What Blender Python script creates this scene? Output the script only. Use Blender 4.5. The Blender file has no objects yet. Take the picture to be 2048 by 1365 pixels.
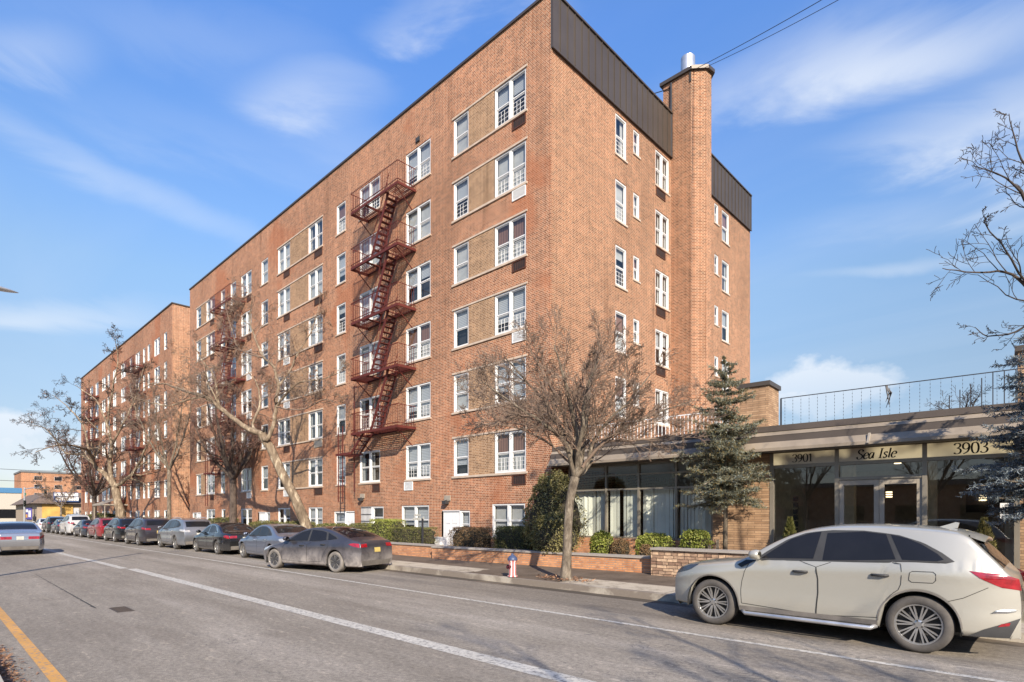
import bpy, math, random
import numpy as np
from mathutils import Vector, Matrix
R = math.radians
C = bpy.context.scene.collection
# ---------------------------------------------------------------- camera numbers
TH = R(43.77); SN, CS = math.sin(TH), math.cos(TH)
FPX, CX, HY, EYE = 1139.0, 1024.0, 1030.0, 1.83
def W(px, py, t):
    r = (px-CX)/FPX
    return (t*(CS*r-SN), t*(CS+SN*r), EYE+(HY-py)*t/FPX)
def XonY(px, Y):
    r = (px-CX)/FPX
    return Y*(CS*r-SN)/(CS+SN*r)
def YonX(px, X):
    r = (px-CX)/FPX
    return X*(CS+SN*r)/(CS*r-SN)
# ---------------------------------------------------------------- mesh builder
class MB:
    def __init__(s): s.v=[]; s.f=[]; s.m=[]
    def vs(s, pts):
        n=len(s.v); s.v.extend([tuple(p) for p in pts]); return n
    def face(s, pts, m=0):
        n=s.vs(pts); s.f.append(tuple(range(n,n+len(pts)))); s.m.append(m)
    def box(s, x0,y0,z0,x1,y1,z1, m=0):
        if x1<x0: x0,x1=x1,x0
        if y1<y0: y0,y1=y1,y0
        if z1<z0: z0,z1=z1,z0
        n=s.vs([(x0,y0,z0),(x1,y0,z0),(x1,y1,z0),(x0,y1,z0),(x0,y0,z1),(x1,y0,z1),(x1,y1,z1),(x0,y1,z1)])
        for q in ((0,3,2,1),(4,5,6,7),(0,1,5,4),(1,2,6,5),(2,3,7,6),(3,0,4,7)):
            s.f.append(tuple(n+i for i in q)); s.m.append(m)
    def bar(s, a, b, w, h=None, m=0):
        a=Vector(a); b=Vector(b); h=h or w
        d=(b-a)
        if d.length<1e-6: return
        d.normalize(); up=Vector((0,0,1)) if abs(d.z)<.95 else Vector((1,0,0))
        sx=d.cross(up).normalized(); sy=sx.cross(d).normalized()
        pts=[]
        for p in (a,b):
            for i,j in ((-1,-1),(1,-1),(1,1),(-1,1)):
                pts.append(p+sx*(i*w/2)+sy*(j*h/2))
        n=s.vs(pts)
        for q in ((0,1,2,3),(7,6,5,4),(0,4,5,1),(1,5,6,2),(2,6,7,3),(3,7,4,0)):
            s.f.append(tuple(n+i for i in q)); s.m.append(m)
    def tube(s, pts, rad, n=6, m=0, cap=True):
        P=[Vector(p) for p in pts]; k=len(P)
        if k<2: return
        rr=rad if isinstance(rad,(list,tuple)) else [rad]*k
        d0=(P[1]-P[0]).normalized()
        ref=Vector((0,0,1)) if abs(d0.z)<.9 else Vector((1,0,0))
        sx=d0.cross(ref).normalized(); base=len(s.v)
        for i in range(k):
            d=(P[min(i+1,k-1)]-P[max(i-1,0)]).normalized()
            sx=(sx-d*sx.dot(d)).normalized(); sy=d.cross(sx)
            for j in range(n):
                a=2*math.pi*j/n
                q=P[i]+sx*(math.cos(a)*rr[i])+sy*(math.sin(a)*rr[i])
                s.v.append((q.x,q.y,q.z))
        for i in range(k-1):
            for j in range(n):
                a=base+i*n+j; b=base+i*n+(j+1)%n
                s.f.append((a,b,b+n,a+n)); s.m.append(m)
        if cap:
            s.f.append(tuple(base+j for j in range(n-1,-1,-1))); s.m.append(m)
            s.f.append(tuple(base+(k-1)*n+j for j in range(n))); s.m.append(m)
    def lathe(s, prof, c=(0,0,0), axis='z', n=24, m=0, caps=False):
        base=len(s.v)
        for (r,h) in prof:
            for j in range(n):
                a=2*math.pi*j/n; u,v=r*math.cos(a),r*math.sin(a)
                if axis=='z': p=(c[0]+u,c[1]+v,c[2]+h)
                elif axis=='y': p=(c[0]+u,c[1]+h,c[2]+v)
                else: p=(c[0]+h,c[1]+u,c[2]+v)
                s.v.append(p)
        for i in range(len(prof)-1):
            for j in range(n):
                a=base+i*n+j; b=base+i*n+(j+1)%n
                s.f.append((a,b,b+n,a+n)); s.m.append(m)
        for i in ((0,len(prof)-1) if caps else ()):
            if prof[i][0]>1e-4:
                s.f.append(tuple(base+i*n+j for j in range(n))); s.m.append(m)
    def grid(s, G, m=0, close=False):
        nr=len(G); nc=len(G[0]); base=len(s.v)
        for row in G: s.v.extend([tuple(p) for p in row])
        for i in range(nr-1):
            for j in range(nc-1):
                a=base+i*nc+j
                s.f.append((a,a+1,a+nc+1,a+nc)); s.m.append(m)
    def prism(s, poly, z0, z1, m=0):
        n=len(poly); b=s.vs([(p[0],p[1],z0) for p in poly]+[(p[0],p[1],z1) for p in poly])
        for i in range(n):
            j=(i+1)%n; s.f.append((b+i,b+j,b+n+j,b+n+i)); s.m.append(m)
        s.f.append(tuple(b+i for i in range(n-1,-1,-1))); s.m.append(m)
        s.f.append(tuple(b+n+i for i in range(n))); s.m.append(m)
    def mesh(s, name, mats, smooth=False, fix=False):
        me=bpy.data.meshes.new(name); me.from_pydata(s.v,[],s.f)
        mats=mats if isinstance(mats,(list,tuple)) else [mats]
        for m in mats: me.materials.append(m)
        if len(mats)>1: me.polygons.foreach_set('material_index',s.m)
        if smooth: me.polygons.foreach_set('use_smooth',[True]*len(s.f))
        me.update()
        if fix:
            import bmesh
            bm=bmesh.new(); bm.from_mesh(me); bmesh.ops.recalc_face_normals(bm,faces=bm.faces); bm.to_mesh(me); bm.free()
        return me
    def build(s, name, mats, parent=None, smooth=False, fix=False, loc=None, rz=0):
        o=bpy.data.objects.new(name, s.mesh(name,mats,smooth,fix)); C.objects.link(o)
        if parent: o.parent=parent
        if loc: o.location=loc
        if rz: o.rotation_euler=(0,0,rz)
        return o
def tag(o,label=None,cat=None,group=None,kind=None):
    if label: o['label']=label
    if cat: o['category']=cat
    if group: o['group']=group
    if kind: o['kind']=kind
    return o
def empty(name,loc=(0,0,0),rz=0,parent=None):
    o=bpy.data.objects.new(name,None); C.objects.link(o); o.location=loc; o.rotation_euler=(0,0,rz); o.empty_display_size=.3
    if parent: o.parent=parent
    return o
def copy_tree(o,parent=None):
    c=o.copy(); C.objects.link(c); c.parent=parent
    for ch in list(o.children): copy_tree(ch,c)
    return c
def place(me,name,parent,loc,rz=0):
    o=bpy.data.objects.new(name,me); C.objects.link(o); o.parent=parent; o.location=loc
    if rz: o.rotation_euler=(0,0,rz)
    return o
# ---------------------------------------------------------------- materials
class NT:
    def __init__(s,name):
        s.mat=bpy.data.materials.new(name); s.mat.use_nodes=True
        s.t=s.mat.node_tree; s.t.nodes.clear()
        s.out=s.n('ShaderNodeOutputMaterial')
    def n(s,t,**k):
        nd=s.t.nodes.new(t)
        for a,b in k.items(): setattr(nd,a,b)
        return nd
    def l(s,a,b): s.t.links.new(a,b)
    def val(s,inp,v):
        if hasattr(v,'is_linked') or isinstance(v,bpy.types.NodeSocket): s.l(v,inp)
        else: inp.default_value=v
    def math(s,op,a,b=0,clamp=False):
        m=s.n('ShaderNodeMath',operation=op); m.use_clamp=clamp; s.val(m.inputs[0],a); s.val(m.inputs[1],b); return m.outputs[0]
    def mix(s,f,a,b,mode='MIX'):
        m=s.n('ShaderNodeMix',data_type='RGBA',blend_type=mode)
        s.val(m.inputs[0],f); s.val(m.inputs[6],c4(a)); s.val(m.inputs[7],c4(b)); return m.outputs[2]
    def noise(s,vec,scale,detail=4,rough=.55,dist=0):
        n=s.n('ShaderNodeTexNoise'); n.inputs['Scale'].default_value=scale; n.inputs['Detail'].default_value=detail
        n.inputs['Roughness'].default_value=rough; n.inputs['Distortion'].default_value=dist
        if vec is not None: s.l(vec,n.inputs['Vector'])
        return n.outputs[0]
    def ramp(s,f,stops):
        r=s.n('ShaderNodeValToRGB'); s.l(f,r.inputs[0]); e=r.color_ramp.elements
        while len(e)<len(stops): e.new(.5)
        for i,(p,c) in enumerate(stops): e[i].position=p; e[i].color=c4(c)
        return r.outputs[0]
    def map(s,vec,scale=(1,1,1),rot=(0,0,0),loc=(0,0,0)):
        m=s.n('ShaderNodeMapping'); s.l(vec,m.inputs[0]); m.inputs['Scale'].default_value=scale; m.inputs['Rotation'].default_value=rot; m.inputs['Location'].default_value=loc
        return m.outputs[0]
    def pos(s): return s.n('ShaderNodeNewGeometry').outputs['Position']
    def obj(s): return s.n('ShaderNodeTexCoord').outputs['Object']
    def wallvec(s, use_obj=False):
        g=s.n('ShaderNodeNewGeometry'); sp=s.n('ShaderNodeSeparateXYZ'); s.l(g.outputs['Position'],sp.inputs[0])
        sn=s.n('ShaderNodeSeparateXYZ'); s.l(g.outputs['True Normal'],sn.inputs[0])
        isx=s.math('GREATER_THAN',s.math('ABSOLUTE',sn.outputs[0]),.72)
        isz=s.math('GREATER_THAN',s.math('ABSOLUTE',sn.outputs[2]),.72)
        u=s.n('ShaderNodeMix',data_type='FLOAT'); s.l(isx,u.inputs[0]); s.l(sp.outputs[0],u.inputs[2]); s.l(sp.outputs[1],u.inputs[3])
        v=s.n('ShaderNodeMix',data_type='FLOAT'); s.l(isz,v.inputs[0]); s.l(sp.outputs[2],v.inputs[2]); s.l(sp.outputs[1],v.inputs[3])
        c=s.n('ShaderNodeCombineXYZ'); s.l(u.outputs[0],c.inputs[0]); s.l(v.outputs[0],c.inputs[1]); return c.outputs[0]
    def bump(s,h,strength=.3,dist=.01):
        b=s.n('ShaderNodeBump'); b.inputs['Strength'].default_value=strength; b.inputs['Distance'].default_value=dist; s.l(h,b.inputs['Height']); return b.outputs[0]
    def pbr(s,color,rough=.7,metal=0,normal=None,coat=0,spec=.5,sheen=0,trans=0):
        p=s.n('ShaderNodeBsdfPrincipled'); s.val(p.inputs['Base Color'],c4(color)); s.val(p.inputs['Roughness'],rough); s.val(p.inputs['Metallic'],metal)
        if coat: s.val(p.inputs['Coat Weight'],coat); p.inputs['Coat Roughness'].default_value=.06
        s.val(p.inputs['Specular IOR Level'],spec)
        if normal is not None: s.l(normal,p.inputs['Normal'])
        s.l(p.outputs[0],s.out.inputs[0]); return s.mat
def c4(c):
    if isinstance(c,(tuple,list)) and len(c)==3: return (*c,1)
    return c
def simple(name,col,rough=.6,metal=0,var=.15,scale=6,bump=0,coat=0,spec=.5,world=False):
    t=NT(name); v=t.pos() if world else t.obj()
    n=t.noise(v,scale,5,.6)
    a=tuple(max(0,c*(1-var)) for c in col); b=tuple(min(1,c*(1+var)) for c in col)
    c=t.ramp(n,[(.3,a),(.7,b)])
    nm=t.bump(n,bump,.01) if bump else None
    return t.pbr(c,rough,metal,nm,coat,spec)
def brick(name,c1,c2,mort,bw=.205,bh=.0685,ms=.0075,dark=.0,patch=.25,bump=.35,rot=False,darkcol=(.10,.045,.03),warm=None):
    t=NT(name); v=t.wallvec()
    if rot: v=t.map(v,rot=(0,0,R(90)))
    wob=t.noise(v,3,2)
    b=t.n('ShaderNodeTexBrick'); t.l(v,b.inputs['Vector']); b.offset=.5; b.squash=.5 if dark else 1; b.squash_frequency=2
    b.inputs['Scale'].default_value=1; b.inputs['Brick Width'].default_value=bw; b.inputs['Row Height'].default_value=bh
    b.inputs['Mortar Size'].default_value=ms; b.inputs['Mortar Smooth'].default_value=.15; b.inputs['Bias'].default_value=-.1
    b.inputs['Color1'].default_value=c4(c1); b.inputs['Color2'].default_value=c4(c2); b.inputs['Mortar'].default_value=c4(mort)
    col=b.outputs['Color']
    # a second random per brick picks the burnt ones
    b2=t.n('ShaderNodeTexBrick'); t.l(v,b2.inputs['Vector']); b2.offset=.5; b2.squash=b.squash; b2.squash_frequency=2
    for k,x in (('Scale',1),('Brick Width',bw),('Row Height',bh),('Mortar Size',0.0),('Bias',-.25)): b2.inputs[k].default_value=x
    b2.inputs['Color1'].default_value=(0,0,0,1); b2.inputs['Color2'].default_value=(1,1,1,1)
    if dark:
        pick=t.math('GREATER_THAN',t.math('MULTIPLY',b2.outputs['Color'],1.0),1-dark)
        pick=t.math('MULTIPLY',pick,t.math('SUBTRACT',1,b.outputs['Fac']))
        col=t.mix(t.math('MULTIPLY',pick,.75),col,darkcol)
    big=t.noise(t.map(v,(1,.6,1)),.13,4,.6,.4)
    col=t.mix(1,col,t.ramp(big,[(.3,(1-patch,)*3),(.5,(1,1,1)),(.75,(1+patch*.5,1+patch*.35,1+patch*.3))]),'MULTIPLY')
    st=t.noise(t.map(v,(1.4,.12,1)),1.0,5,.65)
    col=t.mix(1,col,t.ramp(st,[(.28,(.70,.67,.65)),(.42,(.95,.95,.95)),(.5,(1,1,1)),(.78,(1.16,1.12,1.08))]),'MULTIPLY')
    md=t.noise(v,2.2,5,.7)
    col=t.mix(1,col,t.ramp(md,[(.3,(.80,.79,.78)),(.5,(1,1,1)),(.72,(1.22,1.2,1.18))]),'MULTIPLY')
    if warm:
        w=t.noise(t.map(v,(1,.9,1),loc=(7,3,0)),.22,3,.6,.5)
        col=t.mix(t.math('MULTIPLY',t.ramp(w,[(.56,(0,0,0)),(.64,(1,1,1))]),.45),col,warm)
    fine=t.noise(v,60,3)
    col=t.mix(1,col,t.ramp(fine,[(.2,(.85,.85,.85)),(.8,(1.12,1.12,1.12))]),'MULTIPLY')
    hgt=t.math('ADD',t.math('MULTIPLY',t.math('SUBTRACT',1,b.outputs['Fac']),1),t.math('MULTIPLY',fine,.25))
    return t.pbr(col,.88,0,t.bump(hgt,bump,.008),spec=.25)
M={}
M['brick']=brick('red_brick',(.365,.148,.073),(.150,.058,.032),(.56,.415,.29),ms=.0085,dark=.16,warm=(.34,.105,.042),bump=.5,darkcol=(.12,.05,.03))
M['brick_side']=brick('red_brick_toned_for_sun',(.29,.120,.060),(.115,.048,.027),(.50,.36,.245),ms=.0085,dark=.16,warm=None,bump=.5,darkcol=(.11,.055,.035))  # same red brick, colour darkened to offset the strong sun on this side
M['beige_brick']=brick('beige_brick',(.33,.195,.105),(.155,.085,.045),(.52,.39,.27),ms=.0085,dark=.25,darkcol=(.14,.085,.05),patch=.12,bump=.5)
M['far_brick']=brick('far_brick',(.40,.17,.085),(.30,.12,.06),(.45,.33,.22),dark=.1)
M['wall_brick']=brick('garden_wall_brick',(.58,.28,.13),(.38,.16,.075),(.30,.22,.17),bw=.29,bh=.062,ms=.010,patch=.3,dark=.25,darkcol=(.22,.11,.06))
M['tan_brick']=brick('tan_lobby_brick',(.40,.265,.16),(.25,.155,.09),(.18,.125,.085),bw=.40,bh=.068,ms=.007,patch=.2)
def stone_mat():
    t=NT('stacked_ledge_stone'); v=t.wallvec()
    w=t.noise(v,4,2)
    vv=t.n('ShaderNodeVectorMath',operation='ADD'); t.l(v,vv.inputs[0]); sc=t.n('ShaderNodeVectorMath',operation='SCALE'); sc.inputs['Scale'].default_value=.05
    nz=t.n('ShaderNodeTexNoise'); nz.inputs['Scale'].default_value=5; t.l(v,nz.inputs[0]); t.l(nz.outputs['Color'],sc.inputs[0]); t.l(sc.outputs[0],vv.inputs[1])
    b=t.n('ShaderNodeTexBrick'); t.l(vv.outputs[0],b.inputs['Vector']); b.squash=.6; b.squash_frequency=3; b.offset=.37
    for k,x in (('Scale',1),('Brick Width',.30),('Row Height',.085),('Mortar Size',.007),('Mortar Smooth',.3)): b.inputs[k].default_value=x
    b.inputs['Color1'].default_value=(.50,.36,.26,1); b.inputs['Color2'].default_value=(.20,.125,.095,1); b.inputs['Mortar'].default_value=(.035,.025,.02,1)
    n=t.noise(v,9,6,.7); c=t.mix(1,b.outputs['Color'],t.ramp(n,[(.25,(.55,.55,.58)),(.55,(1.1,1.08,1.0)),(.8,(1.7,1.6,1.5))]),'MULTIPLY')
    h=t.math('ADD',t.math('SUBTRACT',1,b.outputs['Fac']),t.math('MULTIPLY',n,1.2))
    return t.pbr(c,.9,0,t.bump(h,.8,.02),spec=.2)
M['stone']=stone_mat()
def asphalt():
    t=NT('worn_asphalt'); v=t.pos()
    lane=t.noise(t.map(v,(.035,.55,1)),1,5,.62,.3)
    big=t.noise(t.map(v,(.25,.5,1)),1.0,6,.62,.6)
    agg=t.noise(v,95,3,.75); mid=t.noise(t.map(v,(2.0,6,1)),1,5,.7)
    c=t.ramp(lane,[(.32,(.175,.152,.124)),(.5,(.222,.196,.162)),(.66,(.30,.268,.228))])
    c=t.mix(1,c,t.ramp(big,[(.25,(.78,.76,.75)),(.5,(1,1,1)),(.75,(1.12,1.12,1.12))]),'MULTIPLY')
    c=t.mix(1,c,t.ramp(mid,[(.3,(.86,.86,.86)),(.7,(1.1,1.1,1.1))]),'MULTIPLY')
    c=t.mix(1,c,t.ramp(t.noise(v,16,4,.75),[(.3,(.66,.65,.64)),(.5,(1,1,1)),(.72,(1.38,1.38,1.37))]),'MULTIPLY')
    c=t.mix(1,c,t.ramp(t.noise(t.map(v,(3,9,1)),1.0,3,.6,1.0),[(.60,(1,1,1)),(.70,(1.35,1.33,1.3))]),'MULTIPLY')
    c=t.mix(1,c,t.ramp(agg,[(.3,(.55,.54,.53)),(.5,(1,1,1)),(.7,(1.5,1.5,1.5))]),'MULTIPLY')
    # dark oily band in the parking lane
    sp=t.n('ShaderNodeSeparateXYZ'); t.l(v,sp.inputs[0])
    pk=t.math('MULTIPLY',t.ramp(t.noise(t.map(v,(.22,.9,1),loc=(3,1,0)),1,5,.6,.7),[(.48,(0,0,0)),(.62,(1,1,1))]),t.math('GREATER_THAN',sp.outputs[1],9.0))
    c=t.mix(t.math('MULTIPLY',pk,.45),c,(.085,.075,.07))
    # fine cracks
    vo=t.n('ShaderNodeTexVoronoi',feature='DISTANCE_TO_EDGE'); t.l(t.map(v,(.35,.6,1)),vo.inputs[0]); vo.inputs['Scale'].default_value=1.0
    wob=t.n('ShaderNodeTexNoise'); wob.inputs['Scale'].default_value=2.5; t.l(v,wob.inputs[0])
    va=t.n('ShaderNodeVectorMath',operation='MULTIPLY_ADD'); t.l(wob.outputs['Color'],va.inputs[0]); va.inputs[1].default_value=(.9,.9,0); t.l(t.map(v,(.22,.42,1)),va.inputs[2]); t.l(va.outputs[0],vo.inputs[0])
    cr=t.math('MULTIPLY',t.math('LESS_THAN',vo.outputs['Distance'],.006),t.math('GREATER_THAN',big,.50))
    c=t.mix(t.math('MULTIPLY',cr,.5),c,(.09,.085,.08))
    h=t.math('ADD',agg,t.math('MULTIPLY',mid,.3))
    return t.pbr(c,.9,0,t.bump(h,.5,.01),spec=.3)
M['asphalt']=asphalt()
def paintline(name,col,thr=.42,under=(.2,.19,.18)):
    t=NT(name); v=t.pos(); n=t.noise(v,14,6,.75); n2=t.noise(v,1.2,3)
    f=t.ramp(n,[(thr-.08,(0,0,0)),(thr+.05,(1,1,1))])
    c=t.mix(f,under,col); c=t.mix(1,c,t.ramp(n2,[(.3,(.85,.85,.85)),(.7,(1.05,1.05,1.05))]),'MULTIPLY')
    return t.pbr(c,.8,0,t.bump(t.noise(v,90,2),.4,.006),spec=.3)
M['white_line']=paintline('worn_white_road_paint',(.50,.475,.42),.47)
M['yellow_line']=paintline('worn_yellow_road_paint',(.55,.29,.08),.45)
def concrete(name,c,slab=None,stain=.4,dark=(.12,.095,.08)):
    t=NT(name); v=t.pos()
    n=t.noise(v,.45,5,.6,.8); f=t.noise(v,28,5,.7)
    col=t.mix(1,c,t.ramp(f,[(.25,(.8,.8,.8)),(.75,(1.15,1.15,1.14))]),'MULTIPLY')
    if stain: col=t.mix(t.math('MULTIPLY',t.ramp(n,[(.42,(0,0,0)),(.50,(1,1,1))]),stain),col,dark)
    h=f
    if slab:
        b=t.n('ShaderNodeTexBrick'); t.l(v,b.inputs['Vector']); b.offset=0
        for k,x in (('Scale',1),('Brick Width',slab),('Row Height',slab*1.02),('Mortar Size',.012)): b.inputs[k].default_value=x
        b.inputs['Color1'].default_value=(1,1,1,1); b.inputs['Color2'].default_value=(.80,.78,.75,1); b.inputs['Mortar'].default_value=(.35,.32,.3,1)
        col=t.mix(1,col,b.outputs['Color'],'MULTIPLY')
        h=t.math('SUBTRACT',f,b.outputs['Fac'])
    return t.pbr(col,.9,0,t.bump(h,.35,.008),spec=.25)
def sidewalk():
    t=NT('stained_sidewalk'); v=t.pos(); sp=t.n('ShaderNodeSeparateXYZ'); t.l(v,sp.inputs[0])
    b=t.n('ShaderNodeTexBrick'); t.l(v,b.inputs['Vector']); b.offset=0
    for k,x in (('Scale',1),('Brick Width',1.52),('Row Height',1.52),('Mortar Size',.012)): b.inputs[k].default_value=x
    b.inputs['Color1'].default_value=(0,0,0,1); b.inputs['Color2'].default_value=(1,1,1,1); b.inputs['Mortar'].default_value=(.3,.3,.3,1)
    n=t.noise(t.map(v,(.30,1,1)),.8,5,.6,.8); f=t.noise(v,26,5,.7)
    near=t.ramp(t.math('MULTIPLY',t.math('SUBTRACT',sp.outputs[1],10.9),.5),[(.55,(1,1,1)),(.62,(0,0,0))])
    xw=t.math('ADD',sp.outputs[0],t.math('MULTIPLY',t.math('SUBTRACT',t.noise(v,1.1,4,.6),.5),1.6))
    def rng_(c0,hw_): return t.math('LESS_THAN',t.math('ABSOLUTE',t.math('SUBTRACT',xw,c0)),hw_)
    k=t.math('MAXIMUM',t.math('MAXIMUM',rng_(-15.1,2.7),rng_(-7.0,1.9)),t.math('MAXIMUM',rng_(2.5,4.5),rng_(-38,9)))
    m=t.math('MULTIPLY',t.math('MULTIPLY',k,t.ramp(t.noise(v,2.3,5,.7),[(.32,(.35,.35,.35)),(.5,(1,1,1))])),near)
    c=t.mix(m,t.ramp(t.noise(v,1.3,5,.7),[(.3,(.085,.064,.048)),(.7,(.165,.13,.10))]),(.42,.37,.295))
    c=t.mix(1,c,t.ramp(f,[(.25,(.75,.75,.75)),(.75,(1.2,1.2,1.2))]),'MULTIPLY')
    c=t.mix(t.math('MULTIPLY',b.outputs['Fac'],.6),c,(.05,.04,.032))
    return t.pbr(c,.9,0,t.bump(f,.35,.008),spec=.2)
M['sidewalk']=sidewalk()
M['kerb']=concrete('kerb_stone',(.40,.36,.30),None,.7,(.13,.10,.08))
M['gutter']=concrete('gutter_dirt',(.13,.105,.08),None,.8,(.06,.05,.04))
M['near_walk']=concrete('near_sidewalk_concrete',(.30,.25,.21),1.52,.5)
M['cap']=concrete('bluestone_cap',(.34,.31,.28),None,.25,(.2,.18,.17))
M['band']=simple('limestone_band',(.47,.38,.30),.85,0,.15,4,world=True)
M['soil']=simple('mulch_soil',(.11,.055,.035),.95,0,.5,14,.8,world=True)
M['ground']=simple('far_ground',(.16,.15,.13),.95,0,.2,.3,world=True)
M['roof']=simple('roof_membrane',(.13,.13,.13),.9)
M['white_frame']=simple('white_window_frame',(.68,.68,.67),.45,0,.05,3)
M['white_paint']=simple('white_painted_door',(.72,.72,.72),.5,0,.08,5)
M['parapet']=simple('brown_standing_seam_metal',(.075,.060,.048),.45,.25,.12,.8,world=True)
M['bronze']=simple('bronze_storefront_metal',(.24,.215,.175),.42,.3,.1,2)
M['fascia_light']=simple('tan_fascia_metal',(.235,.195,.15),.6,.0,.25,1.2)
M['fascia_dark']=simple('brown_fascia_metal',(.085,.068,.057),.55,.1,.15,1.2)
M['dark_metal']=simple('dark_railing_metal',(.04,.04,.045),.5,.3,.2,5)
M['grey_metal']=simple('galvanised_metal',(.55,.55,.55),.35,.7,.15,3)
M['black']=simple('matt_black',(.012,.012,.013),.8,0,.2,4)
M['white']=simple('white_plastic',(.75,.75,.74),.5,0,.05,4)
M['beige_metal']=simple('beige_painted_metal',(.33,.29,.235),.5,.1,.1,3)
def rust(name,c,c2):
    t=NT(name); v=t.pos(); n=t.noise(v,5,6,.7)
    return t.pbr(t.ramp(n,[(.35,c),(.7,c2)]),.65,.1,t.bump(n,.2,.01),spec=.35)
M['fe_red']=rust('oxide_red_iron_paint',(.085,.018,.014),(.125,.026,.019))
M['sleeve']=rust('rusty_sleeve_grille',(.12,.045,.025),(.05,.025,.02))
def glass(name,tint=(.9,.95,1),base=.05,fm=1.6,rough=0.0):
    t=NT(name); tr=t.n('ShaderNodeBsdfTransparent'); tr.inputs[0].default_value=(*tint,1)
    g=t.n('ShaderNodeBsdfGlossy'); g.inputs['Roughness'].default_value=rough
    nz=t.noise(t.pos(),.7,2); t.l(t.bump(nz,.012,.05),g.inputs['Normal'])
    gm=t.n('ShaderNodeNewGeometry'); dp=t.n('ShaderNodeVectorMath',operation='DOT_PRODUCT'); t.l(gm.outputs['Normal'],dp.inputs[0]); t.l(gm.outputs['Incoming'],dp.inputs[1])
    sch=t.math('ADD',t.math('MULTIPLY',t.math('POWER',t.math('SUBTRACT',1,t.math('ABSOLUTE',dp.outputs['Value'])),5),.96),.04)
    fac=t.math('ADD',t.math('MULTIPLY',sch,fm),base,True)
    m=t.n('ShaderNodeMixShader'); t.l(fac,m.inputs[0]); t.l(tr.outputs[0],m.inputs[1]); t.l(g.outputs[0],m.inputs[2]); t.l(m.outputs[0],t.out.inputs[0]); return t.mat
M['glass']=glass('window_glass',(.82,.86,.88),.04,1.6)
M['store_glass']=glass('storefront_glass',(.72,.76,.75),.07,1.7)
M['blind_glass']=glass('blind_window_glass',(.92,.95,.93),.02,1.2)
M['room']=simple('dark_room',(.025,.025,.03),.9,0,.4,1)
M['sheer']=simple('sheer_curtain',(.50,.48,.45),.9,0,.15,2)
def stripes(name,a,b,sc,axis=2):
    t=NT(name); v=t.pos(); sp=t.n('ShaderNodeSeparateXYZ'); t.l(v,sp.inputs[0])
    s=t.math('SINE',t.math('MULTIPLY',sp.outputs[axis],sc)); s=t.math('ADD',t.math('MULTIPLY',s,.5),.5)
    return t.pbr(t.mix(s,a,b),.8)
M['blind']=stripes('horizontal_blind',(.30,.30,.31),(.58,.58,.58),90)
M['drape']=stripes('folded_drape',(.30,.28,.25),(.55,.52,.48),45,0)
M['brown_drape']=stripes('brown_drape',(.16,.075,.05),(.28,.14,.09),45,0)
M['vblind']=simple('vertical_blind',(.70,.70,.63),.8,0,.08,1.5)
def emit(name,col,st):
    t=NT(name); e=t.n('ShaderNodeEmission'); e.inputs[0].default_value=(*col,1); e.inputs[1].default_value=st; t.l(e.outputs[0],t.out.inputs[0]); return t.mat
M['lamp_on']=emit('warm_lamp',(1,.75,.45),2.5)
def bark(name,a,b,c=None,sc=6):
    t=NT(name); v=t.obj(); n=t.noise(t.map(v,(1,1,.35)),sc,6,.7,.6)
    st=[(.35,a),(.55,b)]+([(.66,c)] if c else [])
    col=t.ramp(n,st); return t.pbr(col,.92,0,t.bump(t.noise(t.map(v,(1,1,.2)),sc*4,5,.7),1.0,.04),spec=.2)
M['bark']=bark('grey_brown_bark',(.07,.055,.042),(.20,.165,.125),(.30,.255,.20),9)
M['bark_dark']=bark('dark_bark',(.04,.03,.026),(.11,.085,.07))
M['plane_bark']=bark('mottled_plane_bark',(.10,.075,.052),(.24,.185,.13),(.52,.44,.32),4.5)
M['twig']=simple('twig_bark',(.19,.135,.10),.9,0,.45,3)
M['twig_dark']=simple('dark_twig_bark',(.045,.034,.028),.9,0,.35,3)
M['twig_red']=simple('reddish_twig_bark',(.15,.085,.065),.9,0,.3,3)
def leafm(name,cols,rough=.6,ns=3):
    t=NT(name); n=t.noise(t.pos(),ns,3,.6); w=t.n('ShaderNodeTexWhiteNoise'); 
    r=t.n('ShaderNodeNewGeometry').outputs['Random Per Island']
    f=t.math('ADD',t.math('MULTIPLY',n,.55),t.math('MULTIPLY',r,.45))
    c=t.ramp(f,[(.25+.5*i/(len(cols)-1),x) for i,x in enumerate(cols)])
    p=t.n('ShaderNodeBsdfPrincipled'); t.l(c,p.inputs['Base Color']); p.inputs['Roughness'].default_value=rough; p.inputs['Specular IOR Level'].default_value=.3
    tl=t.n('ShaderNodeBsdfTranslucent'); t.l(c,tl.inputs[0]); m=t.n('ShaderNodeMixShader'); m.inputs[0].default_value=.2
    t.l(p.outputs[0],m.inputs[1]); t.l(tl.outputs[0],m.inputs[2]); t.l(m.outputs[0],t.out.inputs[0]); return t.mat
M['hedge']=leafm('hedge_leaf',[(.045,.055,.014),(.12,.13,.035),(.26,.23,.09)])
M['hedge_bright']=leafm('yellow_green_leaf',[(.10,.14,.02),(.24,.27,.05),(.40,.40,.12)])
M['hedge_brown']=leafm('bronzed_leaf',[(.10,.06,.03),(.20,.12,.06),(.28,.20,.10)])
M['yew']=leafm('yew_leaf',[(.07,.07,.02),(.20,.18,.06),(.40,.35,.17)])
M['hedge_core']=simple('inner_twigs',(.035,.03,.018),.95,0,.3,6)
M['spruce']=leafm('spruce_needles',[(.07,.085,.055),(.16,.17,.12),(.32,.34,.28)],ns=1.6)
M['spruce_blue']=leafm('blue_spruce_needles',[(.06,.075,.08),(.14,.17,.185),(.28,.32,.34)],ns=2)
M['spruce_brown']=leafm('browned_needles',[(.12,.09,.035),(.22,.17,.07),(.30,.24,.12)],ns=1.6)
M['litter']=leafm('dry_leaf',[(.14,.07,.04),(.30,.16,.09),(.42,.26,.16)])
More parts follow.
